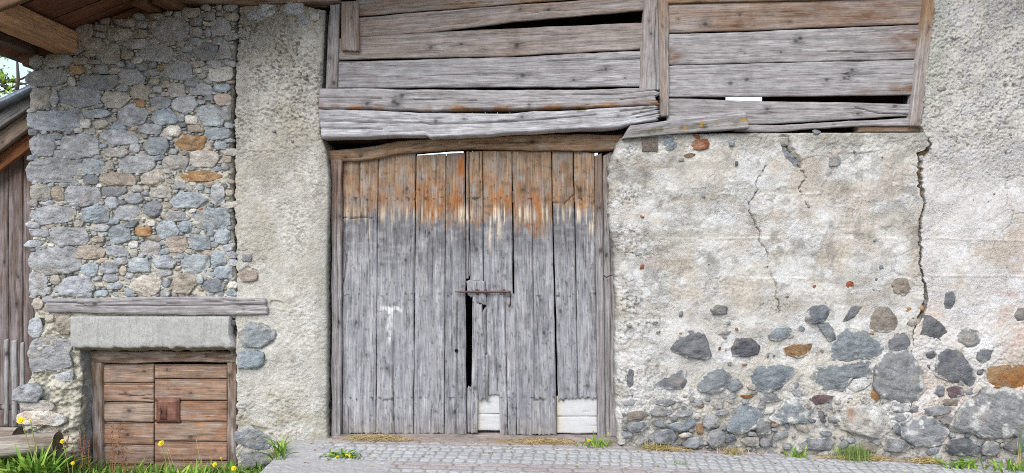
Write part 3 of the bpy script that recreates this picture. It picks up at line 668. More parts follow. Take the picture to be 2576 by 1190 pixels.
# ------------------------------------------------------------------ timber
def rs(pts, n):
    p = np.asarray(pts, float); d = np.concatenate([[0], np.cumsum(np.hypot(*np.diff(p, axis=0).T))]); d /= d[-1]
    t = np.linspace(0, 1, n); return np.stack([np.interp(t, d, p[:, 0]), np.interp(t, d, p[:, 1])], -1)
def board(mb, A, B, Y, th, seed, colf, step=3.2, wob=1.2, rag=(0, 0), knots=3, cracks=(), disp=.0022, edge=.006, twist=0., crw=1.8):
    """A, B: the two long edges (traced points); the grain runs along them"""
    A, B = np.asarray(A, float), np.asarray(B, float)
    ln = np.hypot(*(A[-1] - A[0])); wd = np.mean([np.hypot(*(A[0] - B[0])), np.hypot(*(A[-1] - B[-1]))])
    na, nb = max(4, int(ln / step)), max(5, int(wd / 2.3))
    a, b = rs(A, na), rs(B, na)
    s = np.linspace(0, 1, nb); S_ = np.broadcast_to(s, (na, nb))
    xy = a[:, None] * (1 - s)[None, :, None] + b[:, None] * s[None, :, None]
    dirv = (A[-1] - A[0]) / ln; nrm = np.array([-dirv[1], dirv[0]])
    if np.dot(nrm, B[0] - A[0]) < 0: nrm = -nrm
    T = np.broadcast_to((np.linspace(0, ln, na))[:, None], (na, nb)); W = S_ * wd
    r = np.random.default_rng(seed)
    wa = wob * fbm(T / 60., seed * 3.1, 1., 4); wb = wob * fbm(T / 60., seed * 3.1, 9., 4)
    xy = xy + nrm * (wa * (1 - S_) ** 3 + wb * S_ ** 3)[..., None]
    if rag[0]: xy = xy + dirv * (rag[0] * fbm(W / 4., seed, 4., 3) * np.clip(1 - T / 40, 0, 1))[..., None]
    if rag[1]: xy = xy + dirv * (rag[1] * fbm(W / 4., seed, 8., 3) * np.clip(1 - (ln - T) / 40, 0, 1))[..., None]
    x, y = xy[..., 0], xy[..., 1]
    h = disp * fbm(T / 60., W / 5., seed, 4) + disp * 1.4 * fbm(T / 200., W / 30., seed + 3, 2)
    e = np.minimum(np.minimum(W, wd - W), np.minimum(T, ln - T) + 1.) / SC
    h = h - edge * (1 - sm(0, .012, e))
    c = colf(x, y, T, W / wd, seed)
    across = W / SC + 0 * T
    for i in range(int(r.integers(1, 4)) if wd > 20 else 0):      # drying splits along the grain
        w0, ta = r.uniform(.1, .9) * wd, r.uniform(0, .8) * ln; tb = ta + r.uniform(.1, .45) * ln
        k = sm(1.5, .4, abs(W - w0 - 3 * fbm(T / 70., seed + i, 2., 3))) * sm(ta, ta + 25, T) * sm(tb, tb - 25, T)
        h = h - .008 * k; c = c * (1 - .45 * k)[..., None]
    for i in range((knots + 1) // 2):
        kt, kw = r.uniform(.04, .96) * ln, r.uniform(.2, .8) * wd; rr = r.uniform(1.8, 6.)
        dt, dw = (T - kt), (W - kw); q = np.hypot(dt * .8, dw)
        across = across + (4.5 * np.sign(dw) * np.exp(-(dt / 22.) ** 2 - (dw / 9.) ** 2)) / SC
        c = c * (1 - .7 * np.exp(-(q / rr) ** 4) - .2 * np.exp(-((q - 1.9 * rr) / rr) ** 2))[..., None]; h = h + .002 * np.exp(-(q / rr) ** 2)
    if cracks:
        d = poly_dist(x, y + 0 * x, cracks); k = sm(crw, .4, d); h = h - .02 * k; c = c * (1 - .6 * k)[..., None]
    pos = P(x, y, Y + 0 * x); pos[..., 1] = Y - h + twist * (T / ln - .5)
    g = np.stack([T / SC, across, np.full(x.shape, (seed * 7.31) % 97)], -1)
    def pad(z): return np.pad(z, ((1, 1), (1, 1), (0, 0)), mode='edge')
    pp = pad(pos); pp[0, :, 1] = pp[-1, :, 1] = Y + th; pp[:, 0, 1] = pp[:, -1, 1] = Y + th
    gp = pad(g); gp[:, 0, 1] -= th; gp[:, -1, 1] += th
    mb.grid(pp, pad(c), gp)
def horiz(tl, tr, br, bl, *a, **k): return ([tl, tr], [bl, br])
GREY, PURP, BRN, DBRN, ORG, PALE = alb(168, 164, 163), alb(153, 146, 146), alb(150, 122, 96), alb(104, 76, 54), alb(172, 108, 54), alb(182, 179, 179)
def grey(t=0., br=0., top=0.):
    def f(x, y, T, s, seed):
        n = fbm(T / 110., s * 9, seed + .5, 5)
        c = mix(GREY, PURP, sm(-.3, .5, n)); c = mix(c, PALE, sm(.0, .7, fbm(T / 60., s * 16, seed + 9., 5)) * (.5 + t))
        return mix(c, BRN, np.clip(br + .5 * br * fbm(T / 90., s * 3, seed + 20., 3) + top * sm(130, 0, y), 0, 1))
    return f
def plank_wall(label, members, name='plank_wall'):
    t = thing(name, label, 'plank wall')
    for (nm, A, B, Y, th, seed, cf, kw) in members:
        m = MB(); board(m, A, B, Y, th, seed, cf, **kw); m.build(nm, M_WOOD, t)
    return t
def brown_stain(x0, y0, sx, sy, amt, base):
    def f(x, y, T, s, seed):
        c = base(x, y, T, s, seed)
        q = np.exp(-((x - x0) / sx) ** 2 - ((y - y0) / sy) ** 2)
        return mix(c, alb(128, 98, 76), np.clip(q * .8 * amt * (1 + .8 * fbm(T / 30., s * 6, seed + 2., 4)), 0, 1))
    return f
plank_wall('grey horizontal board wall directly above the barn door, with dark gap near its top', [
    ('board', [(895, -50), (1640, -95)], [(895, 41), (1144, 21), (1640, -17)], .062, .03, 1, grey(0, .7), {}),
    ('board', [(895, 44), (1144, 24), (1640, -14)], [(895, 93), (1070, 81), (1200, 66), (1288, 55), (1628, 25)], .05, .03, 2, grey(.1, .5), {}),
    ('board', [(850, 96), (902, 92), (1288, 71), (1625, 56)], [(850, 150), (1288, 140), (1625, 122)], .055, .03, 3, grey(.1, .35), dict(knots=6)),
    ('board', [(850, 155), (1288, 144), (1625, 127)], [(850, 221), (1290, 218), (1625, 217)], .05, .035, 4, grey(.25, 0), dict(knots=7, cracks=[[(1375, 153), (1480, 151), (1620, 147)]])),
    ('post', [(829, 12), (818, 222)], [(854, 10), (848, 222)], .03, .08, 5, grey(.1, .25), dict(knots=4, twist=0.)),
    ('cleat', [(858, 4), (859, 127)], [(901, 2), (903, 128)], .01, .035, 6, grey(0, .65), dict(knots=2, rag=(0, 2))),
    ('post', [(1622, -30), (1613, 226)], [(1655, -30), (1660, 226)], .012, .12, 7, grey(.2, .15, .2), dict(knots=3, cracks=[[(1650, 20), (1647, 120), (1652, 226)]])),
    ('post', [(1655, -30), (1659, 292)], [(1683, 8), (1683, 292)], .025, .14, 8, grey(.1, .35, .4), dict(knots=2)),
    ('batten', [(1611, 107), (1610, 222)], [(1618, 105), (1617, 222)], .035, .02, 9, grey(.1, .2), dict(knots=0)),
])
st = brown_stain
plank_wall('board wall above the cracked plaster, brown stained along its top board', [
    ('rail', [(1645, -40), (2345, -60)], [(1645, 8), (2345, -8)], .03, .1, 11, grey(0, 1.), {}),
    ('board', [(1678, 11), (2335, -6)], [(1678, 82), (1932, 74), (2335, 58)], .055, .03, 12, st(2100, 30, 260, 40, .8, st(1850, 60, 90, 30, .7, grey(0, .45))), dict(knots=7)),
    ('board', [(1678, 86), (1932, 78), (2330, 61)], [(1678, 163), (1932, 157), (2322, 147)], .05, .03, 13, st(1690, 140, 24, 26, 1., st(2285, 95, 60, 40, .9, grey(.2, .05))), dict(knots=8, cracks=[[(2080, 128), (2180, 132), (2320, 127)]])),
    ('board', [(1678, 166), (1932, 159), (2322, 150)], [(1678, 243), (1932, 242), (2310, 239)], .05, .03, 14, st(2280, 225, 50, 16, .9, st(2170, 232, 30, 10, .6, grey(.2, 0))), dict(knots=11)),
    ('board', [(1678, 247), (1932, 255), (2150, 258), (2310, 263)], [(1678, 312), (1932, 312), (2310, 289)], .055, .03, 15, grey(.15, .05), dict(knots=6, cracks=[[(2150, 270), (2210, 285), (2300, 288)]])),
    ('board', [(1850, 316), (1960, 314), (2290, 296)], [(1850, 330), (1960, 331), (2120, 319), (2290, 316)], .03, .06, 16, grey(.4, .05), dict(wob=2.5, rag=(0, 3), knots=1)),
    ('post', [(2330, -25), (2288, 316)], [(2366, -25), (2319, 318)], .005, .1, 17, grey(.0, .35, .7), dict(knots=4)),
    ('sill', [(2160, 319), (2318, 315)], [(2160, 331), (2318, 332)], .06, .12, 18, grey(0, 1.), dict(knots=0)),
])
def beam_c(lo):
    def f(x, y, T, s, seed):
        c = grey(.2, .03)(x, y, T, s, seed)
        if lo == 1: c = mix(c, alb(160, 116, 74), sm(.74, .95, s + .16 * fbm(T / 35., .3, seed, 3)) * np.clip(.5 + .7 * fbm(T / 30., s * 3, 4., 3), 0, .9))
        if lo == 2:
            c = mix(c, alb(204, 202, 204), .5 + .3 * fbm(T / 30., s * 5, 6., 3))
            c = mix(c, alb(120, 116, 82), sm(430, 650, T) * sm(.25, .7, fbm(T / 22., s * 3, 3., 4)) * sm(.75, .4, s) * .8)
        return c
    return f
def beam(name, label, A, B, Y, th, seed, cf, cat='beam', group=None, **kw):
    m = MB(); board(m, A, B, Y, th, seed, cf, **kw); return tag(m.build(name, M_WOOD), label, cat, group)
beam('timber_beam', 'grey squared beam with orange lower edge, upper of two over the barn door', [(804, 221), (920, 220), (1000, 225), (1288, 227), (1655, 221)], [(800, 271), (900, 274), (1060, 277), (1288, 275), (1655, 263)], -.075, .2, 21, beam_c(1), 'beam', 'two weathered beams over the barn door',
     wob=2., rag=(1, 9), knots=10, edge=.016, disp=.004, cracks=[[(803, 245), (860, 246), (960, 247)], [(1040, 250), (1200, 252)], [(1440, 238), (1560, 236), (1650, 226)], [(1560, 250), (1655, 240)]])
beam('timber_beam', 'pale split beam with lichen and broken right end, lower of two over barn door', [(801, 274), (940, 276), (1060, 284), (1288, 284), (1655, 265)], [(808, 348), (950, 343), (1070, 339), (1083, 346), (1288, 335), (1560, 319), (1655, 300)], -.085, .22, 22, beam_c(2), 'beam', 'two weathered beams over the barn door',
     wob=2., rag=(1, 10), knots=8, edge=.014, disp=.005, crw=2.4, cracks=[[(803, 303), (900, 306), (985, 309), (1060, 308), (1085, 313), (1288, 306), (1420, 296), (1500, 288)], [(803, 322), (960, 324)], [(1590, 288), (1655, 276)], [(1600, 296), (1655, 286)], [(1560, 280), (1655, 270)]])
beam('lichen_board', 'short tilted grey board with lichen lying on the plaster wall top', [(1586, 314), (1700, 300), (1875, 278)], [(1566, 347), (1700, 336), (1800, 329), (1886, 321)], -.07, .12, 23,
     lambda x, y, T, s, seed: mix(mix(grey(.3, 0)(x, y, T, s, seed), alb(112, 106, 88), sm(.3, .55, s) * sm(.95, .7, s) * (.6 + .5 * fbm(T / 12., s * 3, 3., 4))), alb(190, 140, 40), sm(.55, .75, fbm(T / 9., s * 3, 8., 3)) * sm(.3, .5, s) * sm(1., .6, s)), 'board', wob=2, knots=2, disp=.004)
def lint_c(x, y, T, s, seed):
    c = mix(alb(160, 130, 102), alb(128, 100, 78), sm(-.2, .5, fbm(T / 40., s * 7, seed, 4)))
    return mix(c, alb(160, 146, 128), sm(.1, .7, fbm(T / 60., s * 3, 5., 3)) * .6)
beam('door_lintel', 'bowed brown lintel timber resting on top of the barn door', [(818, 379), (900, 372), (1000, 356), (1100, 347), (1288, 340), (1450, 338), (1568, 338)], [(818, 406), (905, 404), (1000, 386), (1060, 381), (1180, 374), (1288, 377), (1400, 378), (1490, 380), (1568, 374)], .1, .2, 24, lint_c, 'lintel', wob=2, knots=5, disp=.004, edge=.015)
beam('inner_beam', 'dark brown beam in the gap between door lintel and pale split beam', [(815, 318), (1600, 300)], [(815, 360), (1600, 350)], .26, .15, 25, lambda x, y, T, s, seed: alb(92, 66, 46) * (1 + .2 * fbm(T / 40., s * 3, 3., 3))[..., None], 'beam', knots=2)
beam('wall_plate', 'weathered timber running along the top of the plastered pier', [(455, -14), (850, -24)], [(455, 6), (620, 12), (850, 2)], .02, .2, 26, grey(0, .8), 'beam', knots=2)
beam('cellar_lintel_beam', 'long cracked grey timber over the concrete lintel of the cellar door', [(114, 752), (300, 749), (500, 746), (668, 750)], [(115, 787), (200, 787), (400, 793), (672, 792)], -.035, .2, 27, grey(.45, .05), 'lintel', wob=2.2, knots=4, disp=.004, edge=.012,
     rag=(1, 3), cracks=[[(116, 760), (190, 761), (215, 768)], [(190, 771), (300, 768), (420, 769), (560, 768), (666, 766)], [(420, 762), (640, 756)]])
# sawn timber end in the right wall
m = MB()
u_, v_ = np.meshgrid(np.linspace(1614, 1653, 26), np.linspace(346, 381, 24), indexing='ij'); rr_ = np.hypot(u_ - 1635, v_ - 362)
p_ = P(u_, v_, 0.); p_[..., 1] = -.030 - .002 * np.sin(rr_ * 1.6) + .004 * sm(.3, .6, fbm(np.arctan2(v_ - 362, u_ - 1635) * 3, 1., 2., 2))
p_ = np.pad(p_, ((1, 1), (1, 1), (0, 0)), mode='edge'); p_[0, :, 1] = p_[-1, :, 1] = .1; p_[:, 0, 1] = p_[:, -1, 1] = .1
cc = alb(112, 102, 94) * (1 + .25 * np.sin(rr_ * 1.5) + .2 * fbm(u_ / 4, v_ / 4, 2., 2))[..., None]
m.grid(p_, np.pad(cc, ((1, 1), (1, 1), (0, 0)), mode='edge')); m.build('timber_end', M_MORTAR, bw)

# ---- barn door -------------------------------------------------------------------------------
YD = .15
def door_c(x, y, T, s, seed):
    # weather line: bare brown wood kept dry under the beams, ragged drips below
    rr_ = np.random.default_rng(seed + 70); po = {41: .6, 42: .8, 43: 1.1, 44: 1.1, 46: .5, 47: .95, 48: 1.1, 49: .7, 50: .6}.get(seed, .5); y0_ = {41: 545, 42: 535, 43: 562, 44: 575, 46: 566, 47: 548, 48: 582, 49: 518, 50: 546}.get(seed, 545); run = fbm(x / 5., .7, seed, 3); yb = y0_ + 14 * fbm(x / 26., y / 90., seed, 3) + 12 * run + 14 * fbm(x / 9., y / 22., seed + 5, 4)
    up = mix(alb(158, 132, 108), alb(142, 118, 98), sm(-.3, .4, fbm(x / 14., y / 60., seed, 4)))
    up = mix(up, alb(166, 112, 66), sm(400, 520, y) * sm(-.35, .6, fbm(x / 14., y / 40., seed + 4, 4) + .1) * .85 * po)
    up = mix(up, alb(180, 104, 48), np.exp(-((x - 1160) / 7) ** 2) * sm(560, 430, y) + .6 * np.exp(-((x - 1340) / 8) ** 2) * sm(460, 500, y))
    up = mix(up, alb(164, 146, 126), sm(.1, .7, fbm(x / 20., y / 26., seed + 7, 4)) * sm(500, 420, y) * .6)
    up = mix(up, alb(110, 84, 64), sm(.35, .7, fbm(x / 30., y / 14., seed + 8, 3)) * .5)
    lo = mix(alb(160, 160, 165), alb(142, 142, 148), sm(-.25, .4, fbm(x / 10., y / 90., seed, 4)))
    lo = mix(lo, alb(172, 170, 172), sm(.05, .7, fbm(x / 8., y / 60., seed + 3, 4)) * .7)
    lo = mix(lo, alb(104, 103, 107), sm(700, 560, y + 70 * fbm(x / 12., y / 60., 3., 4)) * .72)
    lo = mix(lo, alb(172, 171, 174), sm(.15, .6, fbm(x / 26., y / 9., seed + 30, 4)) * .35)
    lo = mix(lo, alb(146, 138, 128), sm(1030, 1095, y) * .45)
    up = mix(up, alb(150, 144, 140), sm(.0, .6, fbm(x / 13., y / 30., seed + 21, 4) + .25 * sm(480, 540, y)) * .6)
    c = mix(up, lo, sm(-20, 14, y - yb))
    dl = 22 + 85 * sm(-.2, .7, fbm(x / 6., 5.5, seed, 2)) * sm(-.5, .6, fbm(x / 50., 2.5, 1., 2))
    drip = rr_.uniform(.5, 1.2) * sm(.05, .5, fbm(x / 4.2, y / 160., seed + 11, 2)) * sm(505, 540, y) * sm(545 + dl, 530 + dl * .5, y)
    c = mix(c, alb(218, 202, 180), np.clip(drip, 0, .9))
    # white paint daubs
    tpn = np.maximum(sm(7, 3, abs(y - 777 - 3 * fbm(x / 8., 1., 1., 2))) * sm(955, 965, x) * sm(1016, 1004, x), sm(9, 4, abs(x - 981 + (y - 780) * .03)) * sm(774, 780, y) * sm(880, 850, y))
    c = mix(c, alb(224, 224, 224), tpn * sm(-1.2, -.1, fbm(x / 5., y / 12., 5., 3)) * .95)
    c = c * (np.random.default_rng(seed).uniform(.88, 1.1) * (1 - .45 * sm(.75, .9, fbm(x / 3.2, y / 9., seed + 15, 2))))[..., None] * np.array([1.02, 1, .97])
    c = c * (1 - .25 * sm(.2, .7, fbm(x / 7., y / 45., seed + 25, 4)) * sm(560, 600, y))[..., None]
    for yn in (500, 742, 1003): c = c * (1 - .7 * sm(.45, .7, vn(x / 7., y / 5., seed)) * sm(7, 3, abs(y - yn)))[..., None]      # peg holes, pecks
    return c
def vplank(mb, x0t, x1t, yt0, yt1, x0b, x1b, yb, seed, Y=YD, **kw):
    kw['knots'] = min(kw.get('knots', 4), 3 if seed % 2 else 5)
    g_ = .7
    board(mb, [(x0t + g_, yt0), (x0b + g_, yb)], [(x1t - g_, yt1), (x1b - g_, yb)], Y, .03, seed, door_c, **dict(dict(wob=.9, knots=6, rag=(0, 3), disp=.0028, step=3.0), **kw))
bd = thing('barn_door', 'tall double barn door of grey planks stained orange across the top', 'door')
# frame
m = MB(); board(m, [(833, 402), (834, 760), (832, 1100)], [(860, 402), (857, 760), (856, 1104)], .10, .1, 31, lambda x, y, T, s, seed: mix(grey(.1, .1)(x, y, T, s, seed), alb(122, 88, 64), sm(650, 480, y + 90 * fbm(x / 4., y / 60., 2., 3)) * .7), wob=2, knots=4, cracks=[[(848, 410), (846, 600), (850, 800), (846, 1090)]]); m.build('frame_post', M_WOOD, bd)
m = MB()
board(m, [(1497, 392), (1500, 700), (1503, 1106)], [(1515, 385), (1519, 700), (1522, 1108)], .13, .08, 32, lambda x, y, T, s, seed: mix(grey(0, .05)(x, y, T, s, seed) * .82, alb(122, 92, 68), sm(620, 470, y) * .7), wob=1.5, knots=3)
board(m, [(1516, 392), (1519, 700), (1521, 1100)], [(1541, 380), (1556, 700), (1566, 1100)], .16, .06, 33, lambda x, y, T, s, seed: mix(grey(.1, .05)(x, y, T, s, seed) * .9, BRN, sm(600, 420, y) * .35), wob=1.5, knots=3, cracks=[[(1530, 420), (1538, 760), (1533, 1090)]])
m.build('frame_post', M_WOOD, bd)
# left leaf
m = MB()
vplank(m, 862, 951, 403, 395, 860, 945, 1091, 41, cracks=[[(905, 400), (903, 470), (908, 548)], [(873, 640), (866, 700), (862, 712)], [(861, 547), (885, 549), (915, 546), (936, 549)]], knots=9)
vplank(m, 951, 1046, 396, 382, 945, 1040, 1092, 42, cracks=[[(990, 860), (988, 960), (992, 1088)], [(1040, 650), (1042, 860)]], knots=8, Y=YD + .004)
vplank(m, 1047, 1122, 391, 386, 1040, 1117, 1092, 43, cracks=[[(1085, 1030), (1084, 1090)], [(1096, 380), (1098, 470)]], knots=6)
vplank(m, 1122, 1170, 386, 384, 1117, 1174, 1094, 44, cracks=[[(1150, 760), (1150, 860), (1147, 1090)]], knots=4, Y=YD + .003)
vplank(m, 1084, 1089, 1040, 1040, 1078, 1090, 1096, 53, Y=YD + .006, knots=0)
board(m, [(866, 1015), (864, 1094)], [(876, 1020), (877, 1094)], YD - .008, .02, 54, door_c, knots=0, rag=(4, 0))
lf = m.build('door_leaf', M_WOOD, bd); 
# right leaf
m = MB()
vplank(m, 1172, 1180, 380, 380, 1172, 1180, 700, 45, Y=YD + .006, knots=0)
vplank(m, 1180, 1214, 382, 380, 1182, 1216, 708, 46, Y=YD, cracks=[[(1205, 382), (1208, 462)]], knots=2)
vplank(m, 1214, 1288, 379, 379, 1216, 1290, 745, 47, Y=YD + .003, knots=7)
vplank(m, 1288, 1387, 379, 380, 1300, 1402, 1094, 48, knots=9, cracks=[[(1338, 500), (1342, 760), (1345, 1000)]])
vplank(m, 1388, 1443, 380, 380, 1404, 1455, 1006, 49, Y=YD + .004, knots=5, rag=(0, 6), cracks=[[(1443, 385), (1443, 470)], [(1389, 510), (1420, 512), (1443, 490)]])
vplank(m, 1443, 1496, 380, 385, 1455, 1503, 1002, 50, Y=YD + .002, knots=5, rag=(0, 6))
vplank(m, 1222, 1298, 740, 740, 1224, 1300, 994, 51, Y=YD + .005, knots=4, rag=(2, 3), cracks=[[(1270, 760), (1276, 990)], [(1240, 780), (1252, 985)]])
vplank(m, 1255, 1276, 985, 985, 1257, 1277, 1096, 55, Y=YD + .003, knots=1)
vplank(m, 1276, 1300, 985, 985, 1277, 1300, 1096, 56, Y=YD + .001, knots=1)
vplank(m, 1188, 1206, 745, 748, 1184, 1202, 1090, 57, Y=YD - .006, knots=2, rag=(5, 2), cracks=[[(1192, 760), (1191, 900)]])
board(m, [(1195, 765), (1203, 1000), (1206, 1010)], [(1212, 765), (1222, 895), (1222, 1000)], YD - .012, .02, 58, door_c, knots=1, rag=(5, 5))
board(m, [(1212, 785), (1214, 890)], [(1224, 770), (1225, 890)], YD - .002, .02, 59, lambda *a: door_c(*a) * .8, knots=0, rag=(4, 3))
board(m, [(1222, 892), (1223, 1010)], [(1229, 892), (1228, 1012)], YD - .015, .016, 60, door_c, knots=0, rag=(2, 3))
board(m, [(1174, 706), (1178, 745)], [(1204, 706), (1204, 752)], YD - .006, .02, 61, lambda *a: door_c(*a), knots=0, rag=(2, 5))
board(m, [(1192, 708), (1197, 762)], [(1221, 706), (1223, 768)], YD - .014, .02, 62, door_c, knots=1, rag=(1, 2))
board(m, [(1175, 972), (1176, 1090)], [(1187, 968), (1185, 1090)], YD + .008, .02, 68, door_c, knots=0, rag=(6, 2))
board(m, [(1178, 610), (1180, 690)], [(1181, 605), (1184, 700)], YD - .012, .02, 63, lambda *a: door_c(*a) * 1.25, knots=0, rag=(3, 6))
rf = m.build('door_leaf', M_WOOD, bd)
# ledges at the back
m = MB(); 
for yy in (480, 1000): board(m, [(870, yy), (1160, yy)], [(870, yy + 30), (1160, yy + 30)], YD + .036, .03, 64, grey(0, .8), knots=0)
m.build('ledge', M_WOOD, lf)
m = MB()
board(m, [(1205, 480), (1490, 480)], [(1205, 510), (1490, 510)], YD + .036, .03, 65, grey(0, .8), knots=0)
m.build('ledge', M_WOOD, rf)
white_c = lambda x, y, T, s, seed: mix(alb(202, 201, 200), alb(206, 186, 150), np.exp(-((x - np.min(x)) / 14) ** 2) * .6) * (1 + .04 * fbm(T / 30., s * 6, seed, 3))[..., None]
def patch(xa, xb, ya, ym, yb, seed):
    m = MB(); board(m, [(xa, ya), (xb, ya)], [(xa, ym), (xb, ym)], YD + .03, .02, seed, white_c, knots=0, disp=.001)
    board(m, [(xa, ym + 1.2), (xb, ym + 1.2)], [(xa, yb), (xb, yb)], YD + .031, .02, seed + 1, white_c, knots=0, disp=.001)
    o = m.build('patch_panel', M_PAINT, rf); o['label'] = 'clean white patch board'
patch(1196, 1262, 990, 1041, 1083, 66); patch(1400, 1507, 996, 1047, 1090, 68)
m = MB()
IRON = alb(104, 84, 80)
xs = np.linspace(1144, 1283, 30)
m.tube(P(xs, 734 + 0 * xs, YD - .035), np.interp(xs, [1144, 1160, 1283], [.004, .010, .010]), IRON, 10)
m.tube(P([1281, 1283, 1284, 1284, 1281], [733, 735, 742, 764, 773], YD - .035), .009, alb(120, 84, 70), 8)
for xx in (1200, 1222, 1268): m.tube(P([xx, xx + .5], [728, 741], YD - .03), .012, IRON, 8); m.tube(np.array([P(xx, 735, YD - .04), P(xx, 735, YD + .01)]), .006, IRON, 6)
m.build('bolt', M_IRON, rf)
m = MB(); m.tube([P(1148, 882, YD - .0035), P(1148, 882, YD + .02)], .016, alb(14, 13, 13), 14); m.build('knot_hole', M_WOOD, lf)
m = MB(); m.tube(P([1518, 1526, 1532, 1540], [692, 698, 694, 692], .1), .007, IRON, 6); m.build('hook', M_IRON, bd)

# threshold
m = MB()
board(m, [(835, 1098), (1180, 1099), (1560, 1106)], [(835, 1112), (1180, 1113), (1560, 1120)], .06, .35, 70, lambda x, y, T, s, seed: alb(158, 144, 138) * (1 + .25 * fbm(T / 25., s * 3, 2., 4))[..., None], knots=0, wob=2, disp=.005)
tag(m.build('door_sill', M_WOOD), 'worn grey timber sill lying under the barn door', 'door sill')

# ---- cellar door -----------------------------------------------------------------------------
cd = thing('cellar_door', 'low brown double door of horizontal boards under the concrete lintel', 'door')
YC = .19
def frame_c(x, y, T, s, seed): return mix(mix(alb(158, 140, 126), alb(128, 104, 86), sm(-.3, .4, fbm(T / 40., s * 3, seed, 4))), alb(164, 160, 162), sm(930, 1130, y) * .6 * sm(-.2, .5, fbm(T / 50., s * 5, seed + 2., 3) + .2))
for A, B, sd, kw in (([(219, 884), (602, 886)], [(219, 913), (602, 911)], 71, dict(wob=2)), ([(227, 911), (233, 1200)], [(256, 911), (258, 1200)], 72, dict(rag=(0, 0))), ([(571, 911), (572, 1200)], [(594, 911), (594, 1200)], 73, {})):
    m = MB(); board(m, A, B, YC - .03 + (.002 if sd == 71 else 0), .12, sd, frame_c, knots=2, disp=.004, **kw); m.build('frame_post' if sd > 71 else 'frame_header', M_WOOD, cd)
def cell_c(x, y, T, s, seed):
    r = np.random.default_rng(seed); tone = mix(alb(160, 120, 94), alb(162, 142, 126), float(r.uniform(0, .9)))
    c = tone * (1 + .2 * fbm(T / 30., s * 3, seed, 4))[..., None]
    c = mix(c, alb(170, 116, 76), sm(-.05, .6, fbm(T / 60., s * 2.5, seed + 3., 3)) * (.12 + .4 * (seed in (88, 89))))
    c = mix(c, alb(168, 152, 140), sm(.15, .6, fbm(T / 24., s * 5, seed + 6., 4)) * .6)
    return c
LY = [915, 964, 1011, 1062, 1118, 1168, 1215]; RY = [917, 953, 1008, 1060, 1111, 1159, 1212]
leaf_l, leaf_r = MB(), MB()
for i in range(6):
    board(leaf_l, [(259, LY[i] + 1.2), (386, LY[i] + 1.2 + (2 if i > 1 else 0))], [(259, LY[i + 1] - 1.2), (386, LY[i + 1] - 1.2 + (2 if i > 0 else 0))], YC, .03, 80 + i, cell_c, knots=1, wob=.5, edge=.008,
          cracks=[[(262, LY[i] + 3.5), (384, LY[i] + 4.5)]] + ([[(300, 993), (350, 997), (384, 992)], [(360, 1003), (384, 1006)]] if i == 1 else []))
    board(leaf_r, [(389, RY[i] + 1.2), (571, RY[i] + 1.2 + (1 if i else 0))], [(389, RY[i + 1] - 1.2), (571, RY[i + 1] - 1.2 + 1)], YC - .012, .03, 86 + i, cell_c, knots=2, wob=.5, edge=.008, cracks=[[(391, RY[i] + 3.2), (570, RY[i] + 3.8)]])
leaf_l.build('door_leaf', M_WOOD, cd); lr = leaf_r.build('door_leaf', M_WOOD, cd)
# scratched chalk tallies on the right leaf
m = MB()
r_ = np.random.default_rng(5)
for x0, n, yy, hh in ((412, 10, 931, 9), (418, 17, 973, 14)):
    for i in range(n):
        xx = x0 + i * 6.3 + r_.uniform(-1.12, 1.5); dx = r_.uniform(-1.12, 1.5)
        if r_.uniform() < .25: continue
        a = r_.uniform(-.5, .5) * hh * .3
        m.tube(P([xx, xx + dx], [yy - hh / 2 + a, yy + hh / 2 + a], YC - .0125), .0016, alb(176, 158, 146), 5)
m.tube(P([424, 452, 480, 516], [974, 977, 972, 975], YC - .0125), .0014, alb(176, 158, 146), 5)
m.build('chalk_tally', M_PAINT, lr)
# lock case
m = MB(); RUST = alb(136, 96, 82)
def slab(m, x0, x1, y0, y1, Ya, Yb, cham, c, n=10):
    u, v = np.meshgrid(np.linspace(0, 1, n), np.linspace(0, 1, n), indexing='ij')
    X, Yp = x0 + u * (x1 - x0), y0 + v * (y1 - y0)
    e = np.minimum(np.minimum(X - x0, x1 - X), np.minimum(Yp - y0, y1 - Yp))
    p = P(X, Yp, 0.); k = (D + Yb) / D; p = P(X, Yp, Yb + 0 * X); p[..., 1] = Ya + (Yb - Ya) * sm(0, cham, e)
    p = np.pad(p, ((1, 1), (1, 1), (0, 0)), mode='edge'); p[0, :, 1] = p[-1, :, 1] = Ya + .012; p[:, 0, 1] = p[:, -1, 1] = Ya + .012
    m.grid(p, c)
slab(m, 390, 449, 1002, 1066, YC - .022, YC - .05, 9, RUST, 24)
for (bx, by) in ((396, 1007), (443, 1008), (396, 1060), (442, 1061)): m.tube([P(bx, by, YC - .034), P(bx, by, YC - .02)], .009, alb(110, 72, 60), 8)
lk = m.build('lock_case', M_IRON, lr)
m = MB(); slab(m, 402, 420, 1022, 1056, YC - .052, YC - .056, 3, alb(104, 70, 58), 8)
m.tube([P(407, 1034, YC - .06), P(407, 1034, YC - .05)], .006, alb(10, 9, 9), 8); m.tube(P([407, 407], [1034, 1042], YC - .0575), .0035, alb(10, 9, 9), 6)
m.tube([P(417, 1041, YC - .062), P(417, 1041, YC - .05)], .006, alb(90, 66, 58), 8); m.build('keyhole_plate', M_IRON, lk)

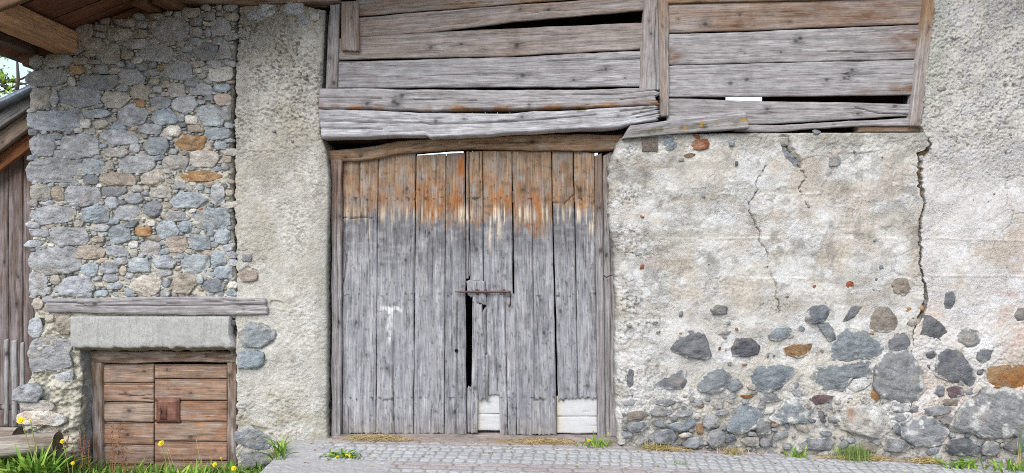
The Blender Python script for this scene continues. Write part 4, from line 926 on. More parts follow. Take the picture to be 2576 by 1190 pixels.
# concrete lintel: cast block with a splayed soffit
m = MB()
def prof(u):   # closed section (y pixel, Y) from back top, over the front, down the splay
    return np.array([(795, .25), (795, -.015), (797, -.035), (835, -.036), (866, -.036), (873, -.03), (879, .02), (886, .1), (889, .25)])
pr = prof(0); dd = np.concatenate([[0], np.cumsum(np.hypot((pr[:-1, 0] - pr[1:, 0]), (pr[:-1, 1] - pr[1:, 1]) * SC))]); nn = 64
tt = np.linspace(0, dd[-1], nn); py_, pY_ = np.interp(tt, dd, pr[:, 0]), np.interp(tt, dd, pr[:, 1])
xs = np.linspace(0, 1, 170)
X, YY = np.meshgrid(xs, py_, indexing='ij'); _, YP = np.meshgrid(xs, pY_, indexing='ij')
xl, xr = np.interp(YY, [795, 870, 890], [182, 184, 205]), np.interp(YY, [795, 840, 872, 890], [580, 578, 590, 604])
XX = xl + (xr - xl) * X
nz = .0025 * fbm(XX / 5., YY / 5. + YP * 30, 3., 4) + .003 * fbm(XX / 40., YY / 30., 5., 3)
yj = YY + sm(862, 872, YY) * 2.5 * fbm(XX / 14., 1., 2., 3)
pos = P(XX, yj, 0.); pos[..., 1] = YP - nz - .0
cc = alb(180, 178, 174) * (1 + .07 * fbm(XX / 20., YY / 12., 8., 4) + .05 * fbm(XX / 90., YY / 20., 9., 2))[..., None]
cc = mix(cc, alb(150, 146, 138), sm(.1, .6, fbm(XX / 6., YY / 60., 12., 4)) * .3 + sm(.35, .6, fbm(XX / 5., YY / 5., 14., 3)) * .35)
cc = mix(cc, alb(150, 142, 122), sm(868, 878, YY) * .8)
cap0, cap1 = pos[:1].copy(), pos[-1:].copy(); cap0[..., 1] = .25; cap1[..., 1] = .25
m.grid(np.concatenate([cap0, pos, cap1]), np.concatenate([cc[:1], cc, cc[-1:]]))
tag(m.build('concrete_lintel', M_CONC), 'pale grey cast concrete lintel block above the low cellar door', 'lintel')
# dark packing to the right of the lintel
m = MB(); u_, v_ = np.meshgrid(np.linspace(570, 606, 20), np.linspace(788, 895, 50), indexing='ij'); p_ = P(u_, v_, 0.); p_[..., 1] = .1 + .03 * fbm(u_ / 9., v_ / 9., 3., 4)
m.grid(p_, alb(120, 116, 108) * (1 + .2 * fbm(u_ / 9., v_ / 9., 8., 3))[..., None]); m.build('back_filling', M_MORTAR, rub)
for k, (cx, cy, ww, hh) in enumerate(((585, 812, 22, 22), (597, 862, 18, 26))):
    m = MB(); px, py = blob(cx, cy, ww, hh, 0, 800 + k, 7); stone(m, px, py, .05, .03, 'd', 800 + k); m.build('stone', M_STONE, rub)

# ------------------------------------------------------------------ roof over the gable
roof = thing('barn_roof', 'overhanging barn roof with brown boarded underside, seen at top left', 'roof')  # the whole barn roof, both slopes and inner timbers
ex, ez = (18 - 1288) / SC, CZ + (595 - 140) / SC
SL = .40
EAVE = alb(124, 84, 62)
def roof_z(X): return ez + (X - ex) * SL
ridge = 2.0
m = MB(); m2 = MB()
for i, y0 in enumerate(np.arange(-1.15, 9.2, .21)):       # sheathing boards run up the slope
    for sgn in (1, -1):
        n = 26; t = np.linspace(0, 1, n); X = ex + t * (ridge - ex); Z = roof_z(X) - .0
        if sgn < 0: X = 2 * ridge - X
        c = EAVE * rng.uniform(.75, 1.2)
        dz = rng.uniform(0, .006)
        A = np.stack([X, np.full(n, y0 + .003), Z + dz], -1); B = np.stack([X, np.full(n, y0 + .205), Z + dz], -1)
        g = np.stack([np.stack([t * 5, 0 * t, np.full(n, i * 1.7)], -1), np.stack([t * 5, 0 * t + .2, np.full(n, i * 1.7)], -1)], 1)
        m.grid(np.stack([A, B], 1), c, g)
m.build('sheathing', M_WOOD, roof)
m2.add([(ex - .12, -1.2, ez + .02), (ridge, -1.2, roof_z(ridge) + .1), (ridge, 9.3, roof_z(ridge) + .1), (ex - .12, 9.3, ez + .02),
        (2 * ridge - ex + .12, -1.2, ez + .02), (2 * ridge - ex + .12, 9.3, ez + .02)], [(0, 1, 2, 3), (1, 4, 5, 2)], alb(120, 118, 118))
m2.build('roof_covering', M_CONC, roof, False)
def beam3(m, p0, p1, w_, h_, c, seed, n=24):
    """squared timber between two points, w across, h up"""
    p0, p1 = np.asarray(p0, float), np.asarray(p1, float); d = p1 - p0; L = np.linalg.norm(d); d /= L
    up = np.array([0, 0, 1.]); side = np.cross(d, up); side /= np.linalg.norm(side); up = np.cross(side, d)
    ring = []
    k = 6
    for a, b in ((-1, -1), (1, -1), (1, 1), (-1, 1)):
        ring.append((a, b))
    pts = []
    for i in range(4):
        a, b = np.array(ring[i]), np.array(ring[(i + 1) % 4])
        for t in np.linspace(.04, .96, k): pts.append(a + (b - a) * t)
    pts = np.array(pts + [pts[0]]) * .5
    t = np.linspace(0, 1, n)
    pos = p0 + t[:, None, None] * (p1 - p0) + pts[None, :, :1] * w_ * side + pts[None, :, 1:] * h_ * up
    al = np.broadcast_to((t * L)[:, None], pos.shape[:2]); ac = np.broadcast_to(np.linspace(0, 2 * (w_ + h_), len(pts))[None], pos.shape[:2])
    pos = pos + .004 * fbm(al * 3, ac * 12, seed, 3)[..., None] * (side + up)
    cc = c * (1 + .18 * fbm(al * 2, ac * 8, seed, 3))[..., None]
    pos = np.concatenate([np.broadcast_to(p0, pos[:1].shape), pos, np.broadcast_to(p1, pos[:1].shape)]); cc = np.concatenate([cc[:1], cc, cc[-1:]])
    al = np.concatenate([al[:1], al, al[-1:]]); ac = np.concatenate([ac[:1], ac, ac[-1:]])
    m.grid(pos, cc, np.stack([al, ac, np.full(al.shape, seed * 3.3)], -1))
PUR = alb(196, 152, 114)
pc = P(168, 108, 0.)
m = MB(); beam3(m, (pc[0], -1.12, pc[2]), (pc[0], .5, pc[2]), .19, .2, PUR, 1); m.build('purlin', M_WOOD, roof)
m = MB(); pp = P(100, 133, 0.); beam3(m, (pp[0] - .1, -1.12, pp[2] + .03), (pp[0] - .1, .3, pp[2] + .03), .12, .07, alb(110, 92, 80), 2); m.build('fascia_board', M_WOOD, roof)
def along(a, dz, yy, w_, h_, c, seed, nm):
    m = MB(); x0, x1 = a; beam3(m, (x0, yy, roof_z(x0) - dz), (x1, yy, roof_z(x1) - dz), w_, h_, c, seed); m.build(nm, M_WOOD, roof)
along((ex + .1, ridge), .07, .1, .14, .12, alb(134, 100, 74), 3, 'rafter')
along((ex + .1, ridge), .10, .62, .14, .16, alb(110, 80, 58), 4, 'rafter')
along((ex - .1, ridge), .08, -1.12, .05, .2, alb(120, 92, 70), 5, 'barge_board')
m = MB(); beam3(m, (2 * ridge - ex + .1, -1.12, ez - .08), (ridge, -1.12, roof_z(ridge) - .08), .05, .2, alb(120, 92, 70), 6); m.build('barge_board', M_WOOD, roof)
for (xx, yy) in ((380, 16), (430, 10)):
    m = MB(); p0 = P(xx, yy, 0.); beam3(m, (p0[0], -.25, p0[2]), (p0[0] + .1, .6, p0[2] + .02), .12, .12, alb(120, 88, 62), xx); m.build('strut', M_WOOD, roof)
m = MB()  # unseen boards above the frame, added to keep the interior dark
for i, x0 in enumerate(np.arange(ex + .5, 2 * ridge - ex - .5, .235)):
    zt = min(roof_z(x0), roof_z(2 * ridge - x0)) - .01; z0 = CZ + (595 + 14) / SC if x0 > -1.9 else CZ + (595 - 8) / SC
    if zt > z0: m.box(x0, x0 + .23, .12 + .006 * (i % 2), .15 + .006 * (i % 2), z0, zt, alb(120, 92, 70) * rng.uniform(.8, 1.1))
m.build('unseen_gable_boarding', M_WOOD, roof, False)

# ---- barn interior: floor and rear wall ---------------------------------------------------------
rear = thing('rear_wall', 'dark rear wall of the barn, glimpsed through the gaps as bright slits', 'wall')
YB = 8.0; kb = (D + YB) / D
def bx(x): return (x - 1288) / SC * kb
def bz(y): return CZ + (595 - y) / SC * kb
m = MB(); xs = np.arange(ex - .3, 2 * ridge - ex + .3, .24)
sky_win = [(1826, 1918, 238, 262), (1050, 1166, 366, 392), (1494, 1504, 378, 398)]
xs = np.sort(np.concatenate([xs] + [[bx(a), bx(b)] for (a, b, _a, _b) in sky_win]))
for i, x0 in enumerate(xs[:-1]):
    x1 = xs[i + 1] - .005; c = alb(96, 74, 58) * rng.uniform(.7, 1.1)
    ztop = min(roof_z(x0 + .1), 2 * roof_z(ridge) - roof_z(x0 + .1)) + .2 if x0 < ridge else roof_z(2 * ridge - x0 - .1) + .2
    zs = [(-.6, ztop)]
    for (a, b, ya, yb_) in sky_win:
        if x0 > bx(a) - .01 and x1 < bx(b) + .01:
            zs = [(-.6, bz(yb_)), (bz(ya), ztop)]
    for z0, z1 in zs:
        if z1 > z0: m.box(x0, x1, YB, YB + .03, z0, z1, c)
m.build('rear_boards', M_WOOD, rear, False)
for k, (xx, s_) in enumerate(((ex + .2, 1), (2 * ridge - ex - .2, 1))):
    m = MB(); m.box(xx - .15, xx + .15, .45, YB, -.7, roof_z(ex + .2) - .03, alb(150, 140, 125)); tag(m.build('side_wall', M_MORTAR, None, False), ('left' if k == 0 else 'right') + ' side wall of the barn, running back from the facade', 'wall')
for k in range(4):
    m = MB(); y0 = 2. + 1.7 * k; beam3(m, (bx(1350) * .4 + k * .4, y0, 3.4), (bx(1700) * .4 + k * .4, y0, 5.6), .16, .16, alb(96, 70, 50), 60 + k); m.build('inner_brace', M_WOOD, roof)
for k in range(5):
    m = MB(); y0 = 2.4 + 1.3 * k; beam3(m, (-1.4, y0, 4.62), (5.4, y0, 4.62), .16, .2, alb(92, 68, 50), 70 + k); m.build('tie_beam', M_WOOD, roof)

# ------------------------------------------------------------------ ground
m = MB()
xs = np.concatenate([np.linspace(-400, -12, 20), np.linspace(-10, 12, 240), np.linspace(14, 400, 20)]); ys = np.concatenate([np.linspace(-400, -12, 20), np.linspace(-10, 10, 60), np.linspace(14, 400, 20)])
X, Y = np.meshgrid(xs, ys, indexing='ij')
Z = gz(X, Y) - .012 - .002 * np.clip(np.hypot(X, Y) - 12, 0, 400)
m.grid(np.stack([X, Y, Z], -1), alb(118, 108, 96) * (1 + .15 * fbm(X, Y, 1., 4))[..., None], flip=False)
tag(m.build('ground', M_SOIL), kind='structure')
# soil strip left of the paving
m = MB(); xs = np.linspace(wx0 := -5.6, (724 - 1288) / SC, 260); ys = np.linspace(-1.4, .5, 130); X, Y = np.meshgrid(xs, ys, indexing='ij')
Z = gz(X, Y) + .02 * fbm(X * 5, Y * 5, 3., 4) + .012 * fbm(X * 22, Y * 22, 4., 3)
m.grid(np.stack([X, Y, Z], -1), mix(alb(112, 92, 74), alb(140, 128, 104), .5 + .5 * fbm(X * 9, Y * 9, 2., 4)), np.stack([X, Y, Z], -1))
tag(m.build('soil', M_SOIL), kind='structure')
# cobbled paving
m = MB()
xs = np.linspace((716 - 1288) / SC, 5.6, 900); ys = np.linspace(-1.45, .32, 215); X, Y = np.meshgrid(xs, ys, indexing='ij')
xd = X * SC + 1288
xw = X + .01 * fbm(X * 3, Y * 3, 1., 2); yw = Y + .012 * fbm(X * 1.2, Y * 2, 2., 3) + .004 * fbm(X * 14, Y * 14, 2., 2)
inner = (Y > -.15) & (xd > 835)                                  # porphyry edging by the door
band = (yw < -.62) & (yw > -.82) & (xd > 1000 + 20 * np.sin(Y * 40))
row = np.floor(yw / .098); fy = yw / .098 - row
wdt = np.where(inner | band, .2, .092); off = _h(row.astype(int), row.astype(int) * 0, row.astype(int) * 0 + 3)
cu = xw / wdt + off + .28 * _h(row.astype(int), row.astype(int) * 0 + 1, row.astype(int) * 0); ci = np.floor(cu); fx = cu - ci
jx = (_h(ci.astype(int), row.astype(int), ci.astype(int) * 0) - .5) * .25
fx = np.clip(fx + jx * (1 - abs(2 * fx - 1)), 0, 1)
edge = np.minimum(np.minimum(fx, 1 - fx) * wdt, np.minimum(fy, 1 - fy) * .098)
smooth_c = (xd < 845 + 30 * fbm(Y * 9, 1., 1., 2)) | ((xd < 1015) & (yw < -.62))     # plain concrete ramp at the left
rnd = _h(ci.astype(int), row.astype(int), ci.astype(int) * 0 + 9)
dome = sm(0, .022, edge) * .0055 + (rnd - .5) * .004
dome = np.where(smooth_c, .006 + .003 * fbm(X * 30, Y * 30, 1., 3), dome) + .002 * fbm(X * 40, Y * 40, 5., 3)
Z = gz(np.maximum(X, (739 - 1288) / SC), Y) + dome - .002
Z = np.where(xd < 738, np.interp(xd, [716, 734, 738], [-.33, -.05, 0]) + Z, Z)
c = mix(alb(208, 208, 208), alb(190, 190, 191), rnd)
c = mix(c, alb(184, 170, 166), (band | inner) * (.55 + .3 * rnd))
joint = sm(.013, .004, edge) * (~smooth_c)
jc = mix(alb(128, 124, 118), alb(120, 122, 84), sm(.35, .7, fbm(X * 4, Y * 6, 7., 3)))
c = mix(c, jc, joint * .5)
c = mix(c, alb(192, 190, 188), smooth_c * 1.)
c = mix(c, alb(158, 146, 130), sm(-.06, .02, Y) * .7)
c = c * (1 + .08 * fbm(X * 2, Y * 3, 4., 4))[..., None]
m.grid(np.stack([X, Y, Z], -1), c, np.stack([X, Y, Z], -1))
tag(m.build('paving', M_COBBLE), kind='structure')

# ------------------------------------------------------------------ neighbour shed, pickets, logs, tree
shed = thing('plank_shed', 'grey plank shed behind the left corner of the rubble wall', 'shed')
def shed_c(x, y, T, s, seed): return mix(mix(alb(142, 130, 128), alb(112, 96, 88), sm(-.2, .4, fbm(x / 6., y / 90., seed, 4))), alb(104, 72, 52), sm(520, 380, y) * .7)
m = MB()
ex_ = [-170, -120, -72, -26, 21, 56, 84, 120]
for i in range(7): board(m, [(ex_[i] + .8, 300), (ex_[i] + .8, 1075)], [(ex_[i + 1] - .8, 300), (ex_[i + 1] - .8, 1075)], .75 + .012 * (i % 2), .03, 110 + i, shed_c, knots=3, step=5)
m.build('plank_wall', M_WOOD, shed)
for k, (yl, yr, hh, Y, cf, nm) in enumerate(((385, 325, 42, .62, lambda x, y, T, s, seed: alb(142, 92, 60) * (1 + .2 * fbm(T / 30., s * 3, 1., 3))[..., None], 'fascia_board'),
                                          (330, 268, 48, .52, lambda x, y, T, s, seed: alb(128, 112, 98) * (1 + .2 * fbm(T / 30., s * 3, 2., 3))[..., None], 'fascia_board'), (285, 232, 34, .45, lambda x, y, T, s, seed: alb(124, 122, 120) * (1 + .2 * fbm(T / 30., s * 3, 3., 3))[..., None], 'barge_board'))):
    m = MB(); sl_ = (yr - yl) / 80.
    board(m, [(-170, yl - 170 * sl_ * 1.), (130, yl + 130 * sl_)], [(-170, yl + hh - 170 * sl_), (130, yl + hh + 130 * sl_)], Y, .05, 120 + k, cf, knots=1); m.build(nm, M_WOOD, shed)
m = MB(); xs = np.linspace(-170, 120, 20); m.tube(P(xs, 262 - xs * .48, .4), .045, alb(120, 130, 140), 14); m.build('gutter', M_ZINC, shed)
m = MB(); p = P(np.array([-170, 130]), np.array([345, 200.]), .5)
a0, a1 = p; b0, b1 = a0 + np.array([0, 3.5, 0.2]), a1 + np.array([0, 3.5, .2])
m.grid(np.array([[a0, a1], [b0, b1]]), alb(110, 108, 106)); m.build('roof_sheet', M_ZINC, shed)
fence = thing('picket_fence', 'low fence of pale grey pickets in front of the plank shed', 'fence')
for k, (x0, x1, yt_, yb_) in enumerate(((-52, -36, 850, 1085), (-20, -6, 856, 1085), (9, 20, 850, 1070), (28, 42, 852, 1075), (49, 60, 858, 1060))):
    m = MB(); xm = (x0 + x1) / 2
    board(m, [(x0, yt_ + 6), (x0, yb_)], [(x1, yt_ + 2), (x1 - 1, yb_)], .30, .025, 130 + k, lambda x, y, T, s, seed: grey(.3, 0)(x, y, T, s, seed) * .95, knots=1); m.build('picket', M_WOOD, fence)
m = MB(); board(m, [(-60, 1018), (72, 1018)], [(-60, 1032), (72, 1032)], .335, .03, 140, grey(.1, .2), knots=0); m.build('rail', M_WOOD, fence)
def log(name, label, p0, p1, r0, seed):
    p0, p1 = np.asarray(p0), np.asarray(p1); n, k = 40, 28
    d = p1 - p0; L = np.linalg.norm(d); d /= L; side = np.cross(d, (0, 0, 1.)); side /= np.linalg.norm(side); up = np.cross(side, d)
    t, th = np.meshgrid(np.linspace(0, 1, n), np.linspace(0, 2 * np.pi, k + 1), indexing='ij')
    rr = r0 * (1 + .06 * fbm(np.cos(th) * 2, np.sin(th) * 2 + t * 2, seed, 3) + .015 * fbm(np.cos(th) * 14, np.sin(th) * 14, seed + t, 2))
    pos = p0 + t[..., None] * (p1 - p0) + rr[..., None] * (np.cos(th)[..., None] * side + np.sin(th)[..., None] * up)
    c = mix(alb(178, 168, 156), alb(140, 124, 108), sm(-.2, .5, fbm(t * 3, np.cos(th) * 6, seed, 4)))
    m = MB(); m.grid(pos, c, np.stack([t * L, th * r0, np.full(t.shape, seed)], -1))
    o = m.build(name, M_WOOD); tag(o, label, 'log', 'cut logs by the rubble wall')
    m = MB(); q, th2 = np.meshgrid(np.linspace(0, 1, 14), np.linspace(0, 2 * np.pi, k + 1), indexing='ij')
    e = pos[-1][None] * q[..., None] + p1 * (1 - q)[..., None]
    m.grid(e, mix(alb(140, 122, 104), alb(100, 86, 74), sm(-.3, .4, fbm(q * 6, np.cos(th2) * 2, seed, 3))), e); m.build('cut_end', M_SOIL, o)
a, b = P(-160, 1135, -.40), P(146, 1113, -.34)
log('cut_log', 'weathered grey log with dark cut end lying in the grass', a, b, .095, 3)
a, b = P(-190, 1096, -.22), P(44, 1100, -.24)
log('cut_log', 'shorter pale log, the left one behind the dark cut end', a, b, .085, 5)

tree = thing('ash_tree', 'bare branched tree with fresh green leaves against sky at far left', 'tree')
m = MB(); TB = alb(96, 88, 78)
def q(x, y, Y=6.): return P(x, y, Y)
br = [[(-120, 1000), (-110, 600), (-90, 330), (-50, 240), (10, 228), (50, 212), (85, 208)], [(-90, 330), (-60, 190), (-30, 150), (10, 140), (25, 148)], [(42, 226), (46, 200), (43, 150), (46, 140)], [(-50, 240), (-10, 205), (20, 200), (40, 205), (72, 216)],
      [(-30, 195), (10, 208), (60, 196), (80, 190)], [(5, 213), (20, 225), (40, 230)]]
for k, l in enumerate(br):
    l2 = rs(l, 24); l2[:, 1] += 1.5 * np.sin(np.arange(24) * 1.3 + k); m.tube(q(l2[:, 0], l2[:, 1]), np.linspace(.09 if k == 0 else .035, .012, 24), TB, 6)
m.build('trunk', M_WOOD, tree)
m = MB(); r_ = np.random.default_rng(3)
for (cx, cy, rx, ry, n) in ((2, 188, 22, 16, 60), (8, 205, 30, 16, 60), (-40, 190, 40, 50, 140), (74, 190, 8, 10, 14), (-60, 250, 60, 40, 120), (10, 142, 14, 6, 16), (30, 232, 30, 6, 30)):
    for i in range(n):
        x, y = cx + r_.normal() * rx * .5, cy + r_.normal() * ry * .5; Yl = 6 + r_.normal() * .3
        p = P(x, y, Yl); a = r_.uniform(0, 6.28); L = r_.uniform(.05, .1); dv = np.array([np.cos(a), r_.uniform(-.6, .6), np.sin(a) - .3]); dv /= np.linalg.norm(dv); sd = np.cross(dv, r_.normal(size=3)); sd /= np.linalg.norm(sd)
        m.add([p, p + dv * L * .5 + sd * L * .24, p + dv * L, p + dv * L * .5 - sd * L * .24], [(0, 1, 2, 3)], alb(146, 180, 60) * r_.uniform(.6, 1.2))
m.build('crown', M_LEAF, tree, False)

# ------------------------------------------------------------------ plants
def blade(m, base, ang, L, wd, lean, c, seg=7, droop=1., jag_=0., tw=0.):
    t = np.linspace(0, 1, seg); d = np.array([math.cos(ang), math.sin(ang), 0]); sd = np.array([-d[1], d[0], 0])
    hz = lean * L * t ** 1.4; vz = L * (t - droop * lean * .5 * t ** 2.4)
    ctr = np.asarray(base) + hz[:, None] * d + vz[:, None] * np.array([0, 0, 1.])
    wv = wd * np.sin(np.pi * np.clip(t * .92 + .08, 0, 1)) ** .7
    if jag_: wv = wv * (1 - jag_ * (np.arange(seg) % 2))
    wv[-1] = 0.0004
    s3 = sd * math.cos(tw) + np.array([0, 0, 1.]) * math.sin(tw)
    mid = ctr - np.array([0, 0, 1]) * wv[:, None] * .3
    m.grid(np.stack([ctr - s3 * wv[:, None], mid, ctr + s3 * wv[:, None]], 1), c, np.stack([ctr, ctr, ctr], 1))
G1, G2, G3 = alb(126, 166, 60), alb(100, 146, 48), alb(156, 182, 80)
YEL = alb(246, 214, 20)
def flower(parent, p, rad, seed, face=None):
    m = MB(); r = np.random.default_rng(seed); nrm = np.array([r.uniform(-.3, .3), -.75, .65]) if face is None else np.asarray(face); nrm /= np.linalg.norm(nrm)
    a = np.cross(nrm, (1, 0, 0)); a /= np.linalg.norm(a); b = np.cross(nrm, a)
    for lay, (rr, n) in enumerate(((1, 18), (.75, 14), (.45, 9))):
        for i in range(n):
            th = i / n * 6.283 + lay; dv = math.cos(th) * a + math.sin(th) * b; sd = np.cross(nrm, dv); L = rad * rr * r.uniform(.85, 1.1); o = p + nrm * .004 * lay
            m.add([o - sd * rad * .05, o + dv * L - sd * rad * .11 + nrm * L * .2 * lay, o + dv * L + sd * rad * .11 + nrm * L * .2 * lay, o + sd * rad * .05], [(0, 1, 2, 3)], YEL * r.uniform(.85, 1.05))
    return m.build('flower', M_LEAF, parent, False)
def plant(name, label, cat, x, Y, nleaf, L, wd, seed, flowers=(), lean=(.3, .9), cols=(G1, G2, G3), jag_=.35, spread=.02, group=None, scale=1., z=None, sx=None):
    """x: photo column the plant stands at; Y: distance in front of the wall; flowers: (column, row) of each head"""
    k = (D + Y) / D; X = (x - 1288) / SC * k; z0 = float(gz(X, Y)) if z is None else z
    t = thing(name, label, cat, group=group or {'dandelion': 'dandelions and leafy weeds along the wall foot', 'grass_tuft': 'grass tufts along the wall foot'}[name]); t.location = (X, Y, z0); r = np.random.default_rng(seed); m = MB()
    for i in range(nleaf):
        b = np.array([r.normal() * spread * (sx or 1), r.normal() * spread * .6, -.01])
        blade(m, b, r.uniform(0, 6.283), L * r.uniform(.5, 1.1), wd * r.uniform(.6, 1.2), r.uniform(*lean), cols[r.integers(len(cols))] * r.uniform(.75, 1.2), 9 if jag_ else 6, jag_=jag_, tw=r.uniform(-.5, .5))
    m.build('leaves', M_LEAF, t)
    for j, (fx, fy, rad) in enumerate(flowers):
        p = P(fx, fy, Y - .03) - np.array([X, Y, z0]); ms = MB(); mid = p * .5 + np.array([r.uniform(-.02, .02), .01, .03])
        tt = np.linspace(0, 1, 12)[:, None]; pts = (1 - tt) ** 2 * np.array([0, 0, 0.]) + 2 * tt * (1 - tt) * mid + tt ** 2 * p
        ms.tube(pts, .0035, alb(150, 160, 90), 6); ms.build('stem', M_LEAF, t); flower(t, p, rad, seed * 9 + j)
    return t
plant('dandelion', 'tall leafy dandelion with yellow head beside the cut log', 'plant', 100, -.55, 80, .42, .017, 1, [(53, 1057, .032), (76, 1056, .008)], spread=.07, lean=(.2, 1.0))
plant('dandelion', 'broad low dandelion leaves at the very left bottom corner', 'plant', 42, -.62, 60, .32, .016, 2, spread=.06, lean=(.6, 1.2))
plant('dandelion', 'dandelion with small yellow head left of the cellar door', 'plant', 180, -.55, 60, .28, .014, 3, [(157, 1110, .02), (183, 1165, .016)], spread=.08)
plant('dandelion', 'dandelion with yellow head in front of the cellar door', 'plant', 440, -.50, 44, .32, .014, 4, [(405, 1115, .026)], spread=.05, lean=(.3, .9))
plant('dandelion', 'upright bright green leaves before the right leaf of cellar door', 'plant', 490, -.50, 18, .36, .017, 5, spread=.04, lean=(.1, .5))
plant('dandelion', 'spreading dandelion with yellow and orange heads at foot of pier', 'plant', 580, -.5, 80, .26, .014, 6, [(540, 1168, .02), (588, 1178, .022), (556, 1152, .008)], spread=.09, lean=(.4, 1.1))
plant('dandelion', 'dense dandelion leaves between pier and paving edge', 'plant', 660, -.4, 90, .24, .014, 7, spread=.1, lean=(.4, 1.1))
plant('dandelion', 'tall single leaf plant at right post of cellar door', 'plant', 594, -.35, 10, .30, .018, 8, spread=.02, lean=(.05, .5))
plant('dandelion', 'flat dandelion rosette with yellow heads on paving by pier', 'plant', 866, -.52, 40, .10, .012, 9, [(848, 1151, .018), (872, 1146, .014), (880, 1147, .014)], spread=.045, lean=(.6, 1.3), sx=1.6)
plant('dandelion', 'small bushy green weed at the right foot of the barn door', 'plant', 1505, -.06, 46, .13, .008, 10, [(1492, 1082, .006), (1530, 1090, .006), (1480, 1108, .012)], spread=.05, lean=(.2, .9), sx=1.6)
plant('dandelion', 'small green weed below the tan sill stones, right of centre', 'plant', 2006, -.12, 24, .13, .012, 11, spread=.03, lean=(.2, 1.), sx=1.6)
plant('dandelion', 'broad leaved weed in the paving near the right edge', 'plant', 2428, -.22, 40, .16, .014, 12, spread=.06, lean=(.3, 1.1), sx=1.4)
plant('dandelion', 'tall leaved weed at the extreme right bottom corner', 'plant', 2545, -.25, 36, .16, .011, 13, spread=.07, lean=(.2, 1.0), sx=1.4)
plant('dandelion', 'tiny weed in a paving joint in front of boulder wall', 'plant', 2245, -.55, 26, .07, .006, 15, spread=.06, lean=(.3, 1.1), sx=2)
STR = (alb(214, 188, 124), alb(198, 170, 108), alb(224, 206, 154), alb(172, 146, 96))
plant('grass_tuft', 'thick green grass tuft at foot of the lime washed boulder', 'grass', 2150, -.13, 260, .19, .0022, 20, cols=(alb(110, 146, 62), alb(126, 158, 84), alb(150, 160, 96)), jag_=0, spread=.05, lean=(.05, .7), sx=1.4)
plant('grass_tuft', 'straw coloured grass tuft beneath left end of the boulder wall', 'grass', 1650, -.1, 130, .12, .0022, 21, cols=STR + (alb(150, 160, 90),), jag_=0, spread=.04, lean=(.2, 1.2), sx=1.8)
plant('grass_tuft', 'dry yellow grass tuft between two boulders by the paving', 'grass', 1842, -.12, 120, .11, .0022, 22, cols=STR + (alb(140, 150, 84),), jag_=0, spread=.04, lean=(.2, 1.2), sx=1.4)
plant('grass_tuft', 'tiny green tuft in a cobble joint, right of barn door', 'grass', 1703, -.48, 40, .045, .0018, 23, cols=(G2, G1), jag_=0, spread=.03, lean=(.2, 1.2), sx=1.2)
plant('grass_tuft', 'tall thin grass against the large boulder at right edge', 'grass', 2580, -.2, 40, .42, .0018, 24, cols=(G2, alb(140, 150, 90), STR[0]), jag_=0, spread=.04, lean=(.05, .4))
plant('grass_tuft', 'flat green tuft on the cobbles near right edge', 'grass', 2180, -.75, 50, .035, .0018, 25, cols=(G2, G1), jag_=0, spread=.05, lean=(.5, 1.3), sx=1.6)
# dry dock stalks in front of the cellar door
for nm, lab, xs_, sd in (('dry_weed', 'dry reddish seed stalks leaning before left leaf of cellar door', [(262, 1185, 283, 1065), (270, 1190, 300, 1075), (285, 1190, 308, 1062), (275, 1190, 282, 1085), (300, 1190, 322, 1120), (322, 1190, 304, 1120)], 1), ('dry_weed', 'dry brown stalks standing between cut log and cellar door', [(140, 1180, 138, 1075), (160, 1180, 172, 1090), (196, 1180, 200, 1085), (215, 1180, 213, 1095), (228, 1180, 222, 1110), (190, 1180, 182, 1100)], 2), ('dry_weed', 'pale dry stalks bending over the foot of right cellar leaf', [(470, 1190, 424, 1130), (440, 1190, 420, 1135), (520, 1190, 494, 1105)], 3)):
    t = thing(nm, lab, 'plant', group='dry weed stalks by the cellar door'); m = MB(); r = np.random.default_rng(sd)
    for (xa, ya, xb, yb_) in xs_:
        Yq = -.3 + r.uniform(-.05, .05); p0, p1 = P(xa, ya + 45, Yq), P(xb, yb_, Yq)
        tt = np.linspace(0, 1, 12)[:, None]; pts = p0 + (p1 - p0) * tt + np.array([.03, 0, 0]) * np.sin(tt * 3.1) * r.uniform(-1, 1)
        cst = alb(176, 132, 92) * r.uniform(.8, 1.15) if sd < 3 else alb(196, 180, 128)
        m.tube(pts, np.linspace(.0032, .0016, 12), cst, 5)
        if sd < 3:
            for i in range(34):
                f = r.uniform(.45, 1.); p = p0 + (p1 - p0) * f + r.normal(size=3) * .008; s_ = r.uniform(.004, .008)
                m.tube([p, p + r.normal(size=3) * s_], s_ * .5, alb(160, 98, 66) * r.uniform(.7, 1.2), 5)
    m.build('stalks', M_STRAW, t)
# low ground cover at the bottom left: one uncountable mass
m = MB(); r = np.random.default_rng(77)
for i in range(5200):
    x = r.uniform(-60, 715); Y = r.uniform(-.62, -.06)
    if r.uniform() > .75 + .25 * math.sin(x / 40.) : continue
    k = (D + Y) / D; X = (x - 1288) / SC * k
    if x < 50 and r.uniform() < .5: continue
    near = 1.0 if Y < -.3 else .7
    blade(m, (X, Y, float(gz(X, Y)) - .01), r.uniform(0, 6.283), r.uniform(.08, .25), r.uniform(.003, .010), r.uniform(.3, 1.1), (G1, G2, G3, alb(100, 130, 60))[r.integers(4)] * r.uniform(.6, 1.15), 6, tw=r.uniform(-.5, .5))
tag(m.build('grass', M_LEAF), 'low green weeds covering the soil along the wall foot', 'grass', kind='stuff')
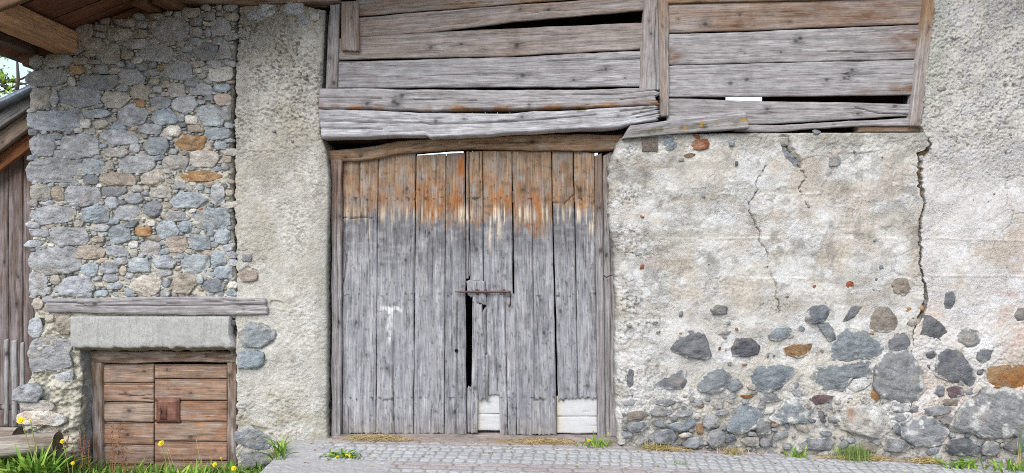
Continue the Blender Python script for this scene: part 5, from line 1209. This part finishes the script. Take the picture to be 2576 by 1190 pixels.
# straw
def straw(label, x0, x1, Y0, Y1, n, seed, hmax=.05, grp=None):
    m = MB(); r = np.random.default_rng(seed); cxm = (x0 + x1) / 2
    for i in range(n):
        x = cxm + (x1 - x0) / 2 * np.clip(r.normal() * .45, -1, 1); Y = r.uniform(Y0, Y1); k = (D + Y) / D; X = (x - 1288) / SC * k
        e = 1 - abs(x - cxm) / (x1 - x0) * 2
        z = float(gz(X, Y)) + .012 + hmax * max(0, e) * r.uniform(0, 1) ** 1.5; a = r.normal() * .7; L = r.uniform(.03, .12)
        d = np.array([math.cos(a), r.uniform(-.5, .5), math.sin(a) * .25]); p = np.array([X, Y, z]); cv = np.array([0, 0, r.uniform(.0, .02)])
        m.tube([p - d * L / 2, p + cv, p + d * L / 2], .0016, STR[r.integers(4)] * r.uniform(.8, 1.15), 4)
    return tag(m.build('straw_heap', M_STRAW), label, 'straw', 'straw lying along the wall foot')
straw('loose heap of straw under the left leaf of the barn door', 860, 1050, -.09, .05, 260, 1, .05)
straw('thin straw scatter along the sill under the right door leaf', 1260, 1480, -.07, .05, 220, 2, .03)
straw('orange straw clump at foot of the large right boulders', 2285, 2372, -.16, -.06, 200, 3, .03)
straw('faded straw wisps around the green grass tuft', 2060, 2290, -.15, -.04, 260, 4, .025)
straw('straw wisps lying below left end of the boulder wall', 1610, 1740, -.14, -.03, 180, 5, .02)

# litter blown over the paving: straw bits, grit and dead leaf scraps
m = MB(); r = np.random.default_rng(91)
for i in range(420):
    x, Y = r.uniform(760, 2620), -.05 - abs(r.normal()) * .35
    k = (D + Y) / D; X = (x - 1288) / SC * k; z = float(gz(X, Y)) + .012; a = r.uniform(0, 6.28); L = r.uniform(.012, .06)
    d = np.array([math.cos(a), math.sin(a), 0]); p = np.array([X, Y, z]); sd = np.array([-d[1], d[0], 0])
    wd = .0015 if r.uniform() < .7 else .008; cst = STR[r.integers(4)] if r.uniform() < .6 else alb(150, 112, 76)
    if wd > .005: L = .02
    m.add([p - d * L / 2 - sd * wd, p - d * L / 2 + sd * wd, p + d * L / 2 + sd * wd * .6 + np.array([0, 0, .004]), p + d * L / 2 - sd * wd * .6], [(0, 3, 2, 1)], cst * r.uniform(.8, 1.1))
tag(m.build('litter', M_STRAW), 'straw bits and leaf scraps scattered over the cobbles', 'litter', kind='stuff')
